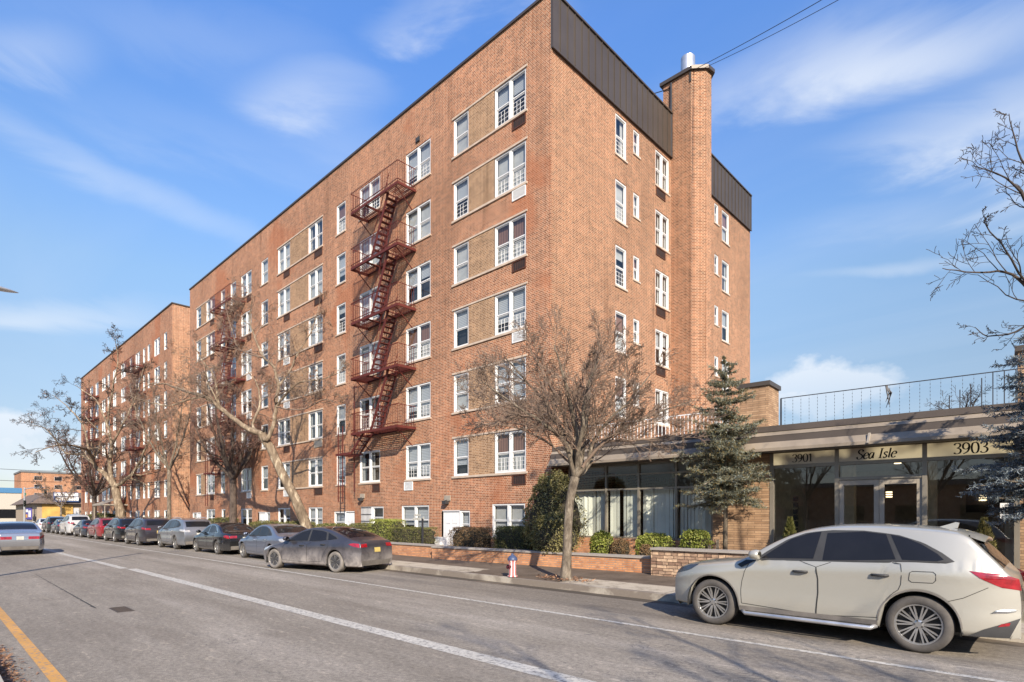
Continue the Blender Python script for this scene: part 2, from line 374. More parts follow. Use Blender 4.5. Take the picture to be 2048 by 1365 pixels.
def paint(name,col,metal=.5,dust=0.25,dustcol=(.42,.38,.33),rough=.32,low=.75):
    t=NT(name); v=t.obj(); n=t.noise(v,2.6,6,.7,.4); f=t.noise(v,40,4,.7)
    sp=t.n('ShaderNodeSeparateXYZ'); t.l(v,sp.inputs[0])
    lowf=t.ramp(sp.outputs[2],[(.18,(1,1,1)),(low,(0,0,0))])
    d=t.math('MULTIPLY',t.ramp(t.math('ADD',t.math('MULTIPLY',n,.8),t.math('MULTIPLY',f,.2)),[(.35,(.25,.25,.25)),(.62,(1,1,1))]),dust)
    d=t.math('MULTIPLY',d,t.math('ADD',t.math('MULTIPLY',lowf,1.5),.12),True)
    c=t.mix(d,col,dustcol)
    return t.pbr(c,t.math('ADD',t.math('MULTIPLY',d,.5),rough,True),t.math('MULTIPLY',t.math('SUBTRACT',1,d),metal),None,t.math('SUBTRACT',.9,d,True))
M['tyre']=simple('dusty_tyre',(.075,.068,.062),.85,0,.3,5)
M['tyre_dirty']=simple('salt_dusted_tyre',(.17,.155,.14),.9,0,.3,5)
M['rim']=simple('alloy_rim',(.50,.49,.47),.3,.8,.15,6)
M['rim_dark']=simple('dark_wheel_cover',(.07,.07,.075),.5,.3,.2,6)
M['car_glass']=simple('tinted_car_glass',(.012,.012,.014),.04,0,.15,3,spec=.32)
M['seam']=simple('panel_gap_rubber',(.02,.02,.02),.8)
M['trim']=simple('black_plastic_trim',(.035,.035,.036),.6,0,.2,5)
M['trim_grey']=simple('dusty_grey_cladding',(.16,.145,.13),.75,0,.25,4)
M['chrome']=simple('chrome_trim',(.75,.75,.75),.15,1,.05,3)
M['red_lens']=simple('red_tail_lamp_lens',(.25,.008,.014),.12,0,.5,9,coat=1)
M['clear_lens']=simple('clear_lamp_lens',(.45,.45,.46),.12,.3,.3,9,coat=1)
M['dark_lens']=simple('smoked_lamp_lens',(.05,.05,.06),.12,.3,.3,9,coat=1)
M['tail_on']=emit('lit_brake_lamp',(1,.05,.03),1.2)
M['plate_yellow']=simple('yellow_plate',(.50,.38,.12),.5,0,.1,20)
M['plate_pale']=simple('pale_plate',(.42,.41,.36),.5,0,.3,20)
SKY_SAT=1.12; SKY_HUE=.5; SKY_STR=.14; SKY_CLOUD=4.3; CIRR=.12; SKY_RAMP=[(0,(.44,.46,.62)),(.04,(.46,.43,.48)),(.1,(.52,.44,.44)),(.22,(.82,.66,.58)),(.345,(1.05,.90,.80)),(.41,(1.07,.98,.96)),(.65,(.97,1.09,1.33))]; EXPO=.78
# ================================================================ apartment building
WCACHE={}
def window_meshes(w,h,double,var,guard):
    key=(round(w,2),round(h,2),double,var,guard)
    if key in WCACHE: return WCACHE[key]
    f=MB(); fw=.065
    f.box(0.004,.02,0,fw,.14,h); f.box(w-fw,.02,0,w-.004,.14,h); f.box(fw,.022,h-fw,w-fw,.14,h-.004); f.box(fw,.018,.004,w-fw,.14,fw)
    lites=[]
    if double:
        f.box(w/2-.06,.024,fw,w/2+.06,.14,h-fw); lites=[(fw,w/2-.06),(w/2+.06,w-fw)]
    else: lites=[(fw,w-fw)]
    p=MB()
    for (a,b) in lites:
        for (z0,z1,y) in ((fw,h*.49,.085),(h*.49,h-fw,.06)):
            f.box(a+.001,y,z0,a+.035,y+.03,z1); f.box(b-.035,y,z0,b-.001,y+.03,z1)
            f.box(a+.035,y+.001,z0,b-.035,y+.03,z0+.04); f.box(a+.035,y+.001,z1-.04,b-.035,y+.03,z1)
            p.face([(a+.03,y+.015,z0+.03),(b-.03,y+.015,z0+.03),(b-.03,y+.015,z1-.03),(a+.03,y+.015,z1-.03)])
    c=MB()   # 0 room 1 sheer 2 blind 3 drape 4 brown
    for li_,(a,b) in enumerate(lites):
        q0=(.5,.62)[li_] if var==0 else .5; q3=(.3,.12)[li_] if var==3 else .3
        c.face([(a-.03,.30,.02),(b+.03,.30,.02),(b+.03,.30,h-.02),(a-.03,.30,h-.02)],0)
        y=.17
        if var==0: c.face([(a,y,h*q0),(b,y,h*q0),(b,y,h-.03),(a,y,h-.03)],2)
        elif var==1:
            m=(b-a)*.3
            c.face([(a,y,.03),(a+m,y,.03),(a+m*.8,y,h-.03),(a,y,h-.03)],3); c.face([(b-m,y,.03),(b,y,.03),(b,y,h-.03),(b-m*.9,y,h-.03)],3)
        elif var==2: c.face([(a,y,.03),(b,y,.03),(b,y,h-.03),(a,y,h-.03)],1)
        elif var==3: c.face([(a,y,h*q3),(b,y,h*q3),(b,y,h-.03),(a,y,h-.03)],2)
        elif var==4: c.face([(a,y,h*.5),(b,y,h*.5),(b,y,h-.03),(a,y,h-.03)],4); c.face([(a,y+.02,.03),(b,y+.02,.03),(b,y+.02,h*.48),(a,y+.02,h*.48)],1)
        elif var==5: c.face([(a,y,h*.72),(b,y,h*.72),(b,y,h-.03),(a,y,h-.03)],1)
    g=None
    if guard:
        g=MB()
        for (a,b) in lites:
            gh=h*.30; y=.045
            for k in range(4): g.box(a+.02,y,.10+gh*k/3.,b-.02,y+.014,.114+gh*k/3.)
            mid=(a+b)/2
            for xx in (a+.05,mid-.09,mid+.09,b-.05): g.box(xx-.005,y-.004,.08,xx+.005,y+.010,.10+gh)
        g=g.mesh('window_guard',M['white_frame'])
    s=MB(); s.box(-.05,-.045,-.075,w+.05,.02,-.002)
    r=(f.mesh('window_frame',M['white_frame']),p.mesh('pane',M['glass']),c.mesh('curtain',[M['room'],M['sheer'],M['blind'],M['drape'],M['brown_drape']]),g,s.mesh('sill',M['band']))
    WCACHE[key]=r; return r
def add_window(parent,loc,rz,w,h,double,var,guard=False,name='window',sill=True):
    f,p,c,g,s=window_meshes(w,h,double,var,guard)
    o=place(f,name,parent,loc,rz)
    place(p,'pane',o,(0,0,0)); place(c,'curtain',o,(0,0,0))
    if g: place(g,'window_guard',o,(0,0,0))
    if sill: place(s,'sill',o,(0,0,0))
    return o
def facewall(mb,origin,rz,width,z0,z1,ops,m=0,depth=.14):
    ca,sa=math.cos(rz),math.sin(rz)
    def T(u,y,z): return (origin[0]+u*ca-y*sa, origin[1]+u*sa+y*ca, z)
    br=sorted({0,width,*[o[0] for o in ops],*[o[1] for o in ops]})
    for a,b in zip(br,br[1:]):
        mid=(a+b)/2; cov=sorted([(o[2],o[3]) for o in ops if o[0]<mid<o[1]])
        z=z0
        for (p,q) in cov+[(z1,z1)]:
            if p>z+1e-4: mb.face([T(a,0,z),T(b,0,z),T(b,0,p),T(a,0,p)],m)
            z=max(z,q)
    for (a,b,p,q) in ops:
        mb.face([T(a,0,p),T(a,0,q),T(a,depth,q),T(a,depth,p)],m); mb.face([T(b,0,p),T(b,depth,p),T(b,depth,q),T(b,0,q)],m)
        mb.face([T(a,0,p),T(a,depth,p),T(b,depth,p),T(b,0,p)],m); mb.face([T(a,0,q),T(b,0,q),T(b,depth,q),T(a,depth,q)],m)
FY=16.0; CXX=-13.34; B1L=-53.2; BACK=34.6; ROOF=20.9
TOPS=[5.1+2.75*k for k in range(6)]
WH=1.62
rng=random.Random(7)
def fire_escape(parent,x1):
    """x1: right-hand end of the platforms"""
    fe=empty('fire_escape',(0,0,0),0,parent)
    x0=x1-4.0; yo=FY-1.02; m=M['fe_red']
    zs=[16.9-2.75*k for k in range(5)]
    for k,z in enumerate(zs):
        p=MB()
        ho0,ho1=x1-2.75,x1-.95          # stair opening
        for xx in (x0,x1): p.box(xx-.03,yo,z-.12,xx+.03,FY-.01,z)
        p.box(x0+.03,yo-.02,z-.12,x1-.03,yo+.02,z); p.box(x0+.03,FY-.06,z-.07,x1-.03,FY-.03,z-.003)
        ny=11
        for j in range(ny):
            y=yo+.06+(FY-.12-yo)*j/(ny-1)
            if k<4 and j>=2 and j<=7:
                p.box(x0+.03,y,z-.035,ho0,y+.030,z-.01); p.box(ho1,y,z-.035,x1-.03,y+.030,z-.01)
            elif k==4 and j>=2 and j<=7:
                p.box(x0+.9,y,z-.035,x1-.03,y+.030,z-.01)
            else: p.box(x0+.03,y,z-.035,x1-.03,y+.030,z-.01)
        for xx in (x0+1.3,x1-1.1,x1-2.8): p.box(xx-.02,yo+.02,z-.08,xx+.02,FY-.06,z-.036)
        for xx in (x0+.25,x1-.25): p.bar((xx,yo+.1,z-.1),(xx,FY-.02,z-.85),.035)
        p.build('platform',m,fe)
        r=MB()
        for zz in (z+.12,z+.95):
            r.bar((x0,yo,zz),(x1,yo,zz),.028); r.bar((x0,yo,zz),(x0,FY-.02,zz),.028); r.bar((x1,yo,zz),(x1,FY-.02,zz),.028)
        n=30
        for i in range(n+1):
            x=x0+(x1-x0)*i/n; r.box(x-.007,yo-.007,z,x+.007,yo+.007,z+.95)
        for i in range(1,8):
            y=yo+(FY-yo)*i/8
            for xx in (x0,x1): r.box(xx-.007,y-.007,z,xx+.007,y+.007,z+.95)
        r.build('railing',m,fe)
        if k<4:
            s=MB(); a=Vector((x1-1.05,0,z)); b=Vector((x1-2.55,0,z-2.75))
            ya,yb=yo+.22,yo+.72
            for y in (ya,yb): s.bar((a.x,y,a.z),(b.x,y,b.z),.03,.15)
            for i in range(1,12):
                q=a.lerp(b,i/12.); s.box(q.x-.11,ya+.02,q.z-.012,q.x+.09,yb-.02,q.z+.012)
            for y in (ya,yb):
                s.bar((a.x+.05,y,a.z+.85),(b.x+.05,y,b.z+.85),.024)
                for f in (.12,.5,.88):
                    q=a.lerp(b,f); s.bar((q.x,y,q.z),(q.x+.05,y,q.z+.85),.02)
            s.build('stair',m,fe)
    z=zs[-1]; s=MB()
    a=Vector((x0+.85,0,z)); b=Vector((x0-.35,0,z-.95))
    for y in (yo+.22,yo+.72): s.bar((a.x,y,a.z),(b.x,y,b.z),.03,.13)
    for i in range(1,5):
        q=a.lerp(b,i/5.); s.box(q.x-.12,yo+.24,q.z-.012,q.x+.1,yo+.70,q.z+.012)
    s.box(x0-1.7,yo+.1,z-1.02,x0-.3,yo+.14,z-.9); s.box(x0-1.7,FY-.2,z-1.02,x0-.3,FY-.16,z-.9)
    for i in range(7): s.box(x0-1.68,yo+.16+i*.09,z-1.0,x0-.32,yo+.20+i*.09,z-.97)
    s.build('stair',m,fe)
    l=MB()
    for xx in (x0-1.62,x0-1.18): l.box(xx-.022,yo+.2,z-3.4,xx+.022,yo+.24,z+.5)
    for i in range(12): l.box(x0-1.6,yo+.21,z-3.2+i*.3,x0-1.2,yo+.23,z-3.18+i*.3)
    l.bar((x0-.9,FY-.3,z-2.9),(x0-.9,FY-.3,z+2.6),.035); l.bar((x0-.9,FY-.3,z+2.6),(x0-.9,FY-.02,z+2.6),.03)
    l.build('ladder',m,fe)
    return fe
# column table of the street front (pixels of the photograph are only used to find X on the real wall plane)
def cols(tbl): return [(XonY(a,FY),XonY(b,FY),k) for a,b,k in tbl]
B1C=cols([(393,402,'s'),(412.6,429.5,'d'),(441.5,450,'s'),(461,472,'s'),(482,503,'d'),(522.5,536,'s'),(555.7,580,'d'),(616.5,645,'d'),(673,691,'s'),(719,760,'d'),(811.5,861,'d'),(907,937,'s'),(989,1052,'d')])
GZ0,GZ1=.95,2.27
b1=empty('apartment_building',(0,0,0))
tag(b1,'long six storey red brick corner block with brown metal parapet and tall brick chimney','building')
wall=MB(); ops=[]; wins=[]
for (a,b,k) in B1C:
    for f in range(6): ops.append((a-B1L,b-B1L,TOPS[f]-WH,TOPS[f])); wins.append((a,b,TOPS[f]-WH,WH,k=='d',f))
base=[(984,1050,'d'),(803,858,'d'),(617,645,'d'),(556,580,'d'),(482,504,'d'),(443,451,'s'),(413,430,'d')]
for (a,b,k) in cols(base):
    ops.append((a-B1L,b-B1L,GZ0,GZ1)); wins.append((a,b,GZ0,GZ1-GZ0,k=='d',-1))
doors=[(885,919,920,940),(691,709,668,690),(517,531,532,540),(394,402,385,393)]
dops=[]
for (a,b,c,d) in doors:
    xa,xb,xc,xd=[XonY(q,FY) for q in (a,b,c,d)]
    lo,hi=min(xa,xc),max(xb,xd); dops.append((xa,xb,xc,xd)); ops.append((lo-B1L,hi-B1L,.0,2.02))
ga,gb=XonY(722,FY),XonY(767,FY); ops.append((ga-B1L,gb-B1L,1.15,2.25))
facewall(wall,(B1L,FY),0,CXX-B1L,-.3,ROOF,ops)
SC=[('W1',1231,1253,1.70,False),('W2',1267,1279,1.05,False),('W3',1311,1338,1.62,True),('W5',1429,1437,1.05,False),('W4',1444,1458,1.70,False)]
sops=[]; swins=[]
for nm,a,b,h,dbl in SC:
    ya,yb=YonX(a,CXX),YonX(b,CXX)
    for f in range(6):
        zt=18.65-2.75*(5-f)
        if f==0 and nm in('W5','W4'): continue
        if zt-h<4.6: zt=18.65-2.75*5
        sops.append((ya-FY,yb-FY,zt-h,zt)); swins.append((ya,yb,zt-h,h,dbl,f,nm))
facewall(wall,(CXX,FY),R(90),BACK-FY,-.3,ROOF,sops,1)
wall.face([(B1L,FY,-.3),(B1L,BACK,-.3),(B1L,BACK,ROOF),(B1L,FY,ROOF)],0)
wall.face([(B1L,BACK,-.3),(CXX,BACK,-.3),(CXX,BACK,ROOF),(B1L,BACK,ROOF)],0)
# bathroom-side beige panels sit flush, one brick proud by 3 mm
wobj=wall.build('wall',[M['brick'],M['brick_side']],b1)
rf=MB(); rf.box(B1L+.01,FY+.01,ROOF-.5,CXX-.01,BACK-.01,ROOF-.35); rf.build('roof',M['roof'],b1)
cp=MB(); cp.box(B1L-.04,FY-.06,ROOF,CXX+.10,FY+.30,ROOF+.10); cp.box(B1L-.04,FY+.30,ROOF,B1L+.3,BACK,ROOF+.10); cp.build('coping',M['parapet'],b1)
def panel(par,px0,px1,bx0,bx1):
    x0,x1=XonY(px0,FY),XonY(px1,FY); y0,y1=XonY(bx0,FY),XonY(bx1,FY)
    bd=MB()
    for f in range(6):
        p=MB(); p.box(x0+.0,FY-.006,TOPS[f]-WH-.0,x1,FY+.05,TOPS[f]); p.build('brick_panel',M['beige_brick'],par)
        bd=MB(); bd.box(y0-.08,FY-.03,TOPS[f]+.004,y1+.08,FY+.03,TOPS[f]+.075)
        bd.box(y0-.08,FY-.05,TOPS[f]-WH-.085,y1+.08,FY+.03,TOPS[f]-WH-.003)
        bd.build('stone_band',M['band'],par)
panel(b1,937.6,989,907,1052); panel(b1,580.4,616,555.7,645); panel(b1,402.2,412.4,393,429.5)
for i,(a,b,z,h,d,f) in enumerate(wins):
    big=a>-30
    v=rng.choice([0,0,1,1,2,3,3,4,5,2]) if f>=0 else rng.choice([0,3,2,6])
    add_window(b1,(a,FY,z),0,b-a,h,d,v,guard=(big and f>=0 and rng.random()<.45),name='window' if d else 'narrow_window',sill=(f<0 or not any(abs(a-XonY(q,FY))<.05 for q in (907,989,555.7,616.5,393,412.6))))
for (a,b,z,h,d,f,nm) in swins:
    add_window(b1,(CXX,a,z),R(90),b-a,h,d,rng.choice([0,1,2,4,5]),guard=(nm=='W1'),name={'W1':'narrow_window','W4':'narrow_window','W3':'window'}.get(nm,'bathroom_window'))
# window head dark soldier course not needed; through-wall air conditioners
def acunit(parent,x0,x1,ztop,white,rz=0,loc=None):
    h=.40; a=MB(); w=x1-x0
    a.box(0,-.035,-h,w,.0,-h+.035); a.box(0,-.035,-.035,w,0,0); a.box(0,-.035,-h+.035,.035,0,-.035); a.box(w-.035,-.035,-h+.035,w,0,-.035)
    a.box(.035,-.008,-h+.035,w-.035,-.001,-.035,1)
    n=9 if white else 7
    for i in range(n):
        if white: z=-h+.06+(h-.1)*i/(n-1); a.box(.035,-.028,z,w-.035,-.008,z+.012,0)
        else: x=.05+(w-.11)*i/(n-1); a.box(x,-.022,-h+.035,x+.014,-.008,-.035,0)
    mats=[M['beige_metal'] if rng.random()<.3 else M['white'],M['white']] if white else [M['sleeve'],M['black']]
    o=a.build('air_conditioner',mats,parent,loc=loc or (x0,FY,ztop),rz=rz); return o
for (pa,pb,skip) in ((1025,1052,()),(809,826,(1,2,3,4,5)),(745,760,(1,2,3,4,5)),(629,645,()),(568,580,()),(494,503,()),(421,429,())):
    a,b=XonY(pa,FY),XonY(pb,FY)
    for f in range(6):
        if f in skip: continue
        wh = (pa==1025 and f in (2,4)) or (pa==809) or (pa in (568,494) and f in (0,2,3)) or (pa==629 and f==1)
        acunit(b1,a,b,TOPS[f]-WH-.10,wh)
ya,yb=YonX(1312,CXX),YonX(1330,CXX)
for f in range(1,6): acunit(b1,0,yb-ya,0,False,R(90),(CXX,ya,18.65-2.75*(5-f)-1.62-.09))
# doors with side lights
for (xa,xb,xc,xd) in dops:
    d=MB(); w=xb-xa
    d.box(0,.05,0,w,.10,1.98)
    if w>.6:
        for i in range(2):
            for (z0,z1) in ((.2,.75),(.9,1.35),(1.45,1.8)):
                x=w*(.16+.4*i); d.box(x,.035,z0,x+w*.28,.052,z1)
    d.box(-.05,.0,0,0,.14,2.0) ; d.box(w,.0,0,w+.03,.14,2.0); d.box(0,.001,1.98,w,.14,2.019)
    do=d.build('door',M['white_paint'],b1,loc=(xa,FY,0))
    k=MB(); k.lathe([(.0,-.05),(.03,-.045),(.03,-.02),(.012,-.01),(.012,.04)],(w*.9,.02,1.0),'y',12); k.build('door_knob',M['chrome'],do,smooth=True)
    q=MB(); q.box(min(xc,xd)-xa,.02,0,max(xc,xd)-xa,.12,.85); q.build('door_side_panel',M['white_paint'],b1,loc=(xa,FY,0))
    add_window(b1,(xc,FY,.86),0,xd-xc,1.14,False,rng.choice([0,3]),name='narrow_window',sill=False)
g=MB(); w=(gb-ga)
add_window(b1,(ga+w*.5,FY,1.15),0,w*.5,1.10,False,6,name='narrow_window')
q=MB(); q.box(0,.02,0,w*.5,.1,1.1); q.build('window_panel',M['white_paint'],b1,loc=(ga,FY,1.15))
for i in range(8): g.box(.03+i*w*.058,-.02,.0,.045+i*w*.058,-.005,1.08)
for z in (.02,.35,.7,1.05): g.box(.02,-.022,z,w*.47,-.004,z+.02)
g.build('window_grille',M['dark_metal'],b1,loc=(ga,FY,1.15))
fire_escape(b1,-21.5); fire_escape(b1,-41.35)
# brown standing seam parapet on the sunny side
def seam_par(y0,y1):
    s=MB(); s.box(CXX-.02,y0,18.86,CXX+.06,y1,ROOF+.02); n=int((y1-y0)/.44)
    for i in range(n+1):
        y=y0+(y1-y0-.02)*i/n; s.box(CXX+.06,y,18.87,CXX+.095,y+.02,ROOF+.02)
    s.box(CXX-.06,y0,ROOF+.02,CXX+.12,y1+.02,ROOF+.09); s.box(CXX+.062,y0+.02,18.83,CXX+.11,y1,18.868)
    s.build('metal_parapet',M['parapet'],b1)
seam_par(FY-.01,24.9); seam_par(26.25,BACK)
# chimney
ch=MB(); pl=[(-13.75,24.9),(-12.3,24.9),(-11.78,25.32),(-11.72,25.75),(-12.2,26.2),(-13.75,26.2)]
ch.prism(pl,4.0,22.5); cho=ch.build('chimney',M['brick_side'],b1,fix=True)
cc=MB(); cen=(-12.8,25.5)
pl2=[(cen[0]+(p[0]-cen[0])*1.14,cen[1]+(p[1]-cen[1])*1.18) for p in pl]
cc.prism(pl2,22.5,22.66); cc.box(-12.38,24.86,22.0,-12.3,24.9,22.5,0); cc.build('chimney_cap',M['parapet'],cho,fix=True)
fl=MB(); fl.lathe([(.40,22.67),(.40,22.85),(.33,22.86),(.33,23.62),(.30,23.62),(.30,22.7)],(-12.75,25.45,0),'z',28); fl.build('flue',M['grey_metal'],cho,smooth=False)
pp=MB(); pp.tube([(-13.3,24.85,22.4),(-13.3,24.85,18.9)],.05,8); pp.build('vent_pipe',M['dark_metal'],cho)
# wall floodlights and the small vents
for (px,py) in ((895,1001),(725,996)):
    x=XonY(px,FY); r=(px-CX)/FPX; t=FY/(CS+SN*r); z=EYE+(HY-py)*t/FPX
    v=MB(); v.box(x-.12,FY-.22,z-.16,x+.12,FY-.02,z-.02,1); v.box(x-.17,FY-.05,z-.02,x+.22,FY-.001,z+.2,0); v.bar((x,FY-.03,z),(x,FY-.2,z-.05),.05,m=1)
    v.build('wall_lamp',[M['beige_metal'],M['trim']],b1)
v=MB(); v.box(XonY(833,FY),FY-.06,19.05,XonY(840,FY),FY-.001,19.25); v.build('wall_vent',M['trim'],b1)
# ================================================================ second block
B2R=-58.0; B2L=-99.7
b2=empty('apartment_building',(0,0,0))
tag(b2,'second red brick apartment block further down the street, its facade behind bare plane trees','building')
B2C=cols([(170,175,'s'),(180,186,'s'),(191,197,'s'),(204,211.5,'d'),(215,219.5,'s'),(226,232.5,'d'),(242,252,'d'),(259,264,'s'),(271,280,'d'),(286,290.5,'s'),(295,300,'s'),(308.5,319.5,'d'),(328,334,'s')])
ops=[]; wl=[]
for (a,b,k) in B2C:
    for f in range(6): ops.append((a-B2L,b-B2L,TOPS[f]-WH,TOPS[f])); wl.append((a,TOPS[f]-WH,b-a,WH,k=='d'))
    ops.append((a-B2L,b-B2L,GZ0,GZ1)); wl.append((a,GZ0,b-a,GZ1-GZ0,k=='d'))
wall=MB(); facewall(wall,(B2L,FY),0,B2R-B2L,-.3,21.0,ops)
wall.face([(B2R,FY,-.3),(B2R,BACK,-.3),(B2R,BACK,21),(B2R,FY,21)],0); wall.face([(B2L,FY,-.3),(B2L,BACK,-.3),(B2L,BACK,21),(B2L,FY,21)],0); wall.face([(B2L,BACK,-.3),(B2R,BACK,-.3),(B2R,BACK,21),(B2L,BACK,21)],0)
wall.build('wall',M['brick'],b2)
rf=MB(); rf.box(B2L+.01,FY+.01,20.5,B2R-.01,BACK-.01,20.65); rf.build('roof',M['roof'],b2)
cp=MB(); cp.box(B2L-.06,FY-.08,21.0,B2R+.08,FY+.3,21.1); cp.box(B2R-.25,FY+.3,21.0,B2R+.08,BACK,21.1); cp.build('coping',M['parapet'],b2)
for (a,z,w,h,d) in wl:
    f,p,c,g_,s=window_meshes(w,h,d,rng.choice([0,2,5,6]),False)
    o=place(f,'window' if d else 'narrow_window',b2,(a,FY,z)); place(p,'pane',o,(0,0,0)); place(c,'curtain',o,(0,0,0))
fe2=fire_escape(b2,XonY(292,FY)); fe3=fire_escape(b2,XonY(199,FY))
cn=MB(); x0,x1=XonY(232,FY),XonY(256,FY); cn.face([(x0,FY-2.2,3.0),(x1,FY-2.2,3.0),(x1-.5,FY-.02,3.9),(x0+.5,FY-.02,3.9)]); cn.box(x0,FY-2.25,2.85,x1,FY-2.2,3.0); cn.box(x0,FY-2.2,2.85,x1,FY-.02,2.98)
for xx in (x0+.1,x1-.1): cn.bar((xx,FY-2.1,.2),(xx,FY-2.1,2.9),.08)
cn.build('entrance_canopy',M['beige_metal'],b2)
# ================================================================ low lobby building (its own axes: x along the front, y inwards)
LO=(-13.30,16.66); LR=R(3)
lc,ls=math.cos(LR),math.sin(LR)
def LU(px,yl):
    """local x on the plane y=yl"""
    r=(px-CX)/FPX; dx,dy=CS*r-SN,CS+SN*r
    # world = t*(dx,dy); local = R^-1 (world-LO)
    # y_l = -ls*(t*dx-LO0)+lc*(t*dy-LO1) = yl
    t=(yl-ls*LO[0]+lc*LO[1])/(-ls*dx+lc*dy)
    wx,wy=t*dx-LO[0],t*dy-LO[1]
    return lc*wx+ls*wy, t
def LZ(px,py,yl): u,t=LU(px,yl); return EYE+(HY-py)*t/FPX
lob=empty('lobby_building',(LO[0],LO[1],0),LR)
tag(lob,'low flat roofed lobby wing with glass front and the 3901 Sea Isle 3903 sign','building')
UR=30.0; YF=-.88; ZL=3.60
u0=LU(1096,YF)[0]
# roof & fascia tiers
ro=MB(); ro.box(u0+.02,YF+.62,3.78,UR,17,4.24); ro.box(u0,YF+.02,3.58,UR,YF+.5,3.62) ; ro.build('roof',M['roof'],lob)
so=MB(); so.box(u0+.02,YF+.5,3.60,UR,.35,3.66); so.build('soffit',M['fascia_light'],lob)
fa=MB()
fa.box(u0,YF-.02,3.58,UR,YF+.02,3.66,0)
fa.face([(u0,YF,3.66),(UR,YF,3.66),(UR,YF+.14,3.84),(u0,YF+.14,3.84)],0)
fa.box(u0,YF+.16,3.82,UR,YF+.5,4.02,1)
fa.face([(u0,YF+.15,4.02),(UR,YF+.15,4.02),(UR,YF+.28,4.15),(u0,YF+.28,4.15)],0)
fa.box(u0,YF+.24,4.14,UR,YF+.62,4.30,1)
fa.face([(u0,YF,3.6),(u0,YF+.55,3.6),(u0,YF+.55,4.2),(u0,YF+.3,4.2)],1)
fa.build('fascia',[M['fascia_light'],M['fascia_dark']],lob)
jt=MB(); uj=LU(1736,YF)[0]; jt.bar((uj,YF-.03,3.60),(uj+.02,YF+.1,3.86),.05); jt.build('fascia_joint',M['beige_metal'],lob)
# glazing
lw=[LU(p,0)[0] for p in (1140,1213,1278,1353,1425)]
zt=3.60; z_a=2.72; z_b=3.17; z_s=1.02
fr=MB()
for i,u in enumerate(lw): fr.box(u-.035,-.05,z_s,u+.035,.06,zt)
for a,b in zip(lw,lw[1:]):
    for z in (z_s,z_a-.04,z_b,zt-.06): fr.box(a+.035,-.04,z,b-.035,.05,z+.055)
fr.build('window_wall_frame',M['bronze'],lob)
for a,b in zip(lw,lw[1:]):
    p=MB()
    for (z0,z1) in ((z_s+.05,z_a-.04),(z_a+.01,z_b),(z_b+.05,zt-.06)):
        p.face([(a+.03,.01,z0),(b-.03,.01,z0),(b-.03,.01,z1),(a+.03,.01,z1)])
    p.build('shop_window',M['blind_glass'],lob)
vb=MB(); r2=random.Random(3)
for a,b in zip(lw,lw[1:]):
    n=9; w=(b-a-.1)/n
    for i in range(n):
        x=a+.05+i*w; an=r2.uniform(-.02,.05); 
        if r2.random()<.04: continue
        vb.face([(x,.16+an,z_s),(x+w*.98,.20-an,z_s),(x+w*.98,.20-an,z_a-.02),(x,.16+an,z_a-.02)])
vb.build('vertical_blind',M['vblind'],lob)
dw=MB(); dw.box(.02,-.06,-.2,lw[-1]+.035,.2,z_s-.003); dw.build('dwarf_wall',M['wall_brick'],lob)
e=[LU(p,0)[0] for p in (1545,1675,1850,2034)]
tb=MB(); tb.box(lw[-1]+.037,-.08,-.2,e[0]-.04,.25,3.58); tb.box(e[3]+.04,-.08,-.2,UR,.25,3.58); tb.build('wall',M['tan_brick'],lob)
def zz(px,py): return LZ(px,py,0)
zs1=zz(1600,905); zs0=zz(1600,929); zd=zz(1760,957)
fr=MB()
for u in e: fr.box(u-.05,-.09,.25,u+.05,.07,3.58)
for a,b in zip(e,e[1:]):
    fr.box(a+.05,-.08,zs1,b-.05,.06,3.58); fr.box(a+.05,-.08,zs0-.09,b-.05,.06,zs0); 
    if b!=e[2]: fr.box(a+.05,-.08,.25,b-.05,.06,.42)
fr.box(e[1]+.05,-.08,zd-.02,e[2]-.05,.06,zd+.06)
fr.build('entrance_frame',M['bronze'],lob)
for a,b in ((e[0],e[1]),(e[2],e[3])):
    p=MB(); p.face([(a+.05,0,.42),(b-.05,0,.42),(b-.05,0,zs0-.08),(a+.05,0,zs0-.08)]); p.build('shop_window',M['store_glass'],lob)
p=MB(); p.face([(e[1]+.05,0,zd+.06),(e[2]-.05,0,zd+.06),(e[2]-.05,0,zs0-.08),(e[1]+.05,0,zs0-.08)]); p.build('transom_pane',M['store_glass'],lob)
mid=(e[1]+e[2])/2
for (a,b) in ((e[1]+.052,mid-.004),(mid+.004,e[2]-.052)):
    d=MB(); s=.11
    d.box(a,-.05,.27,a+s,.0,zd-.025); d.box(b-s,-.05,.27,b,.0,zd-.025); d.box(a+s,-.048,zd-.16,b-s,-.002,zd-.026); d.box(a+s,-.048,.27,b-s,-.002,.5)
    do=d.build('door',M['beige_metal'],lob)
    p=MB(); p.face([(a+s,-.02,.5),(b-s,-.02,.5),(b-s,-.02,zd-.16),(a+s,-.02,zd-.16)]); p.build('pane',M['store_glass'],do)
    h=MB(); hx=b-.06 if b<mid+.1 else a+.06; h.tube([(hx,-.05,1.0),(hx,-.12,1.0),(hx,-.12,1.5),(hx,-.05,1.5)],.014,8); h.build('door_handle',M['chrome'],do)
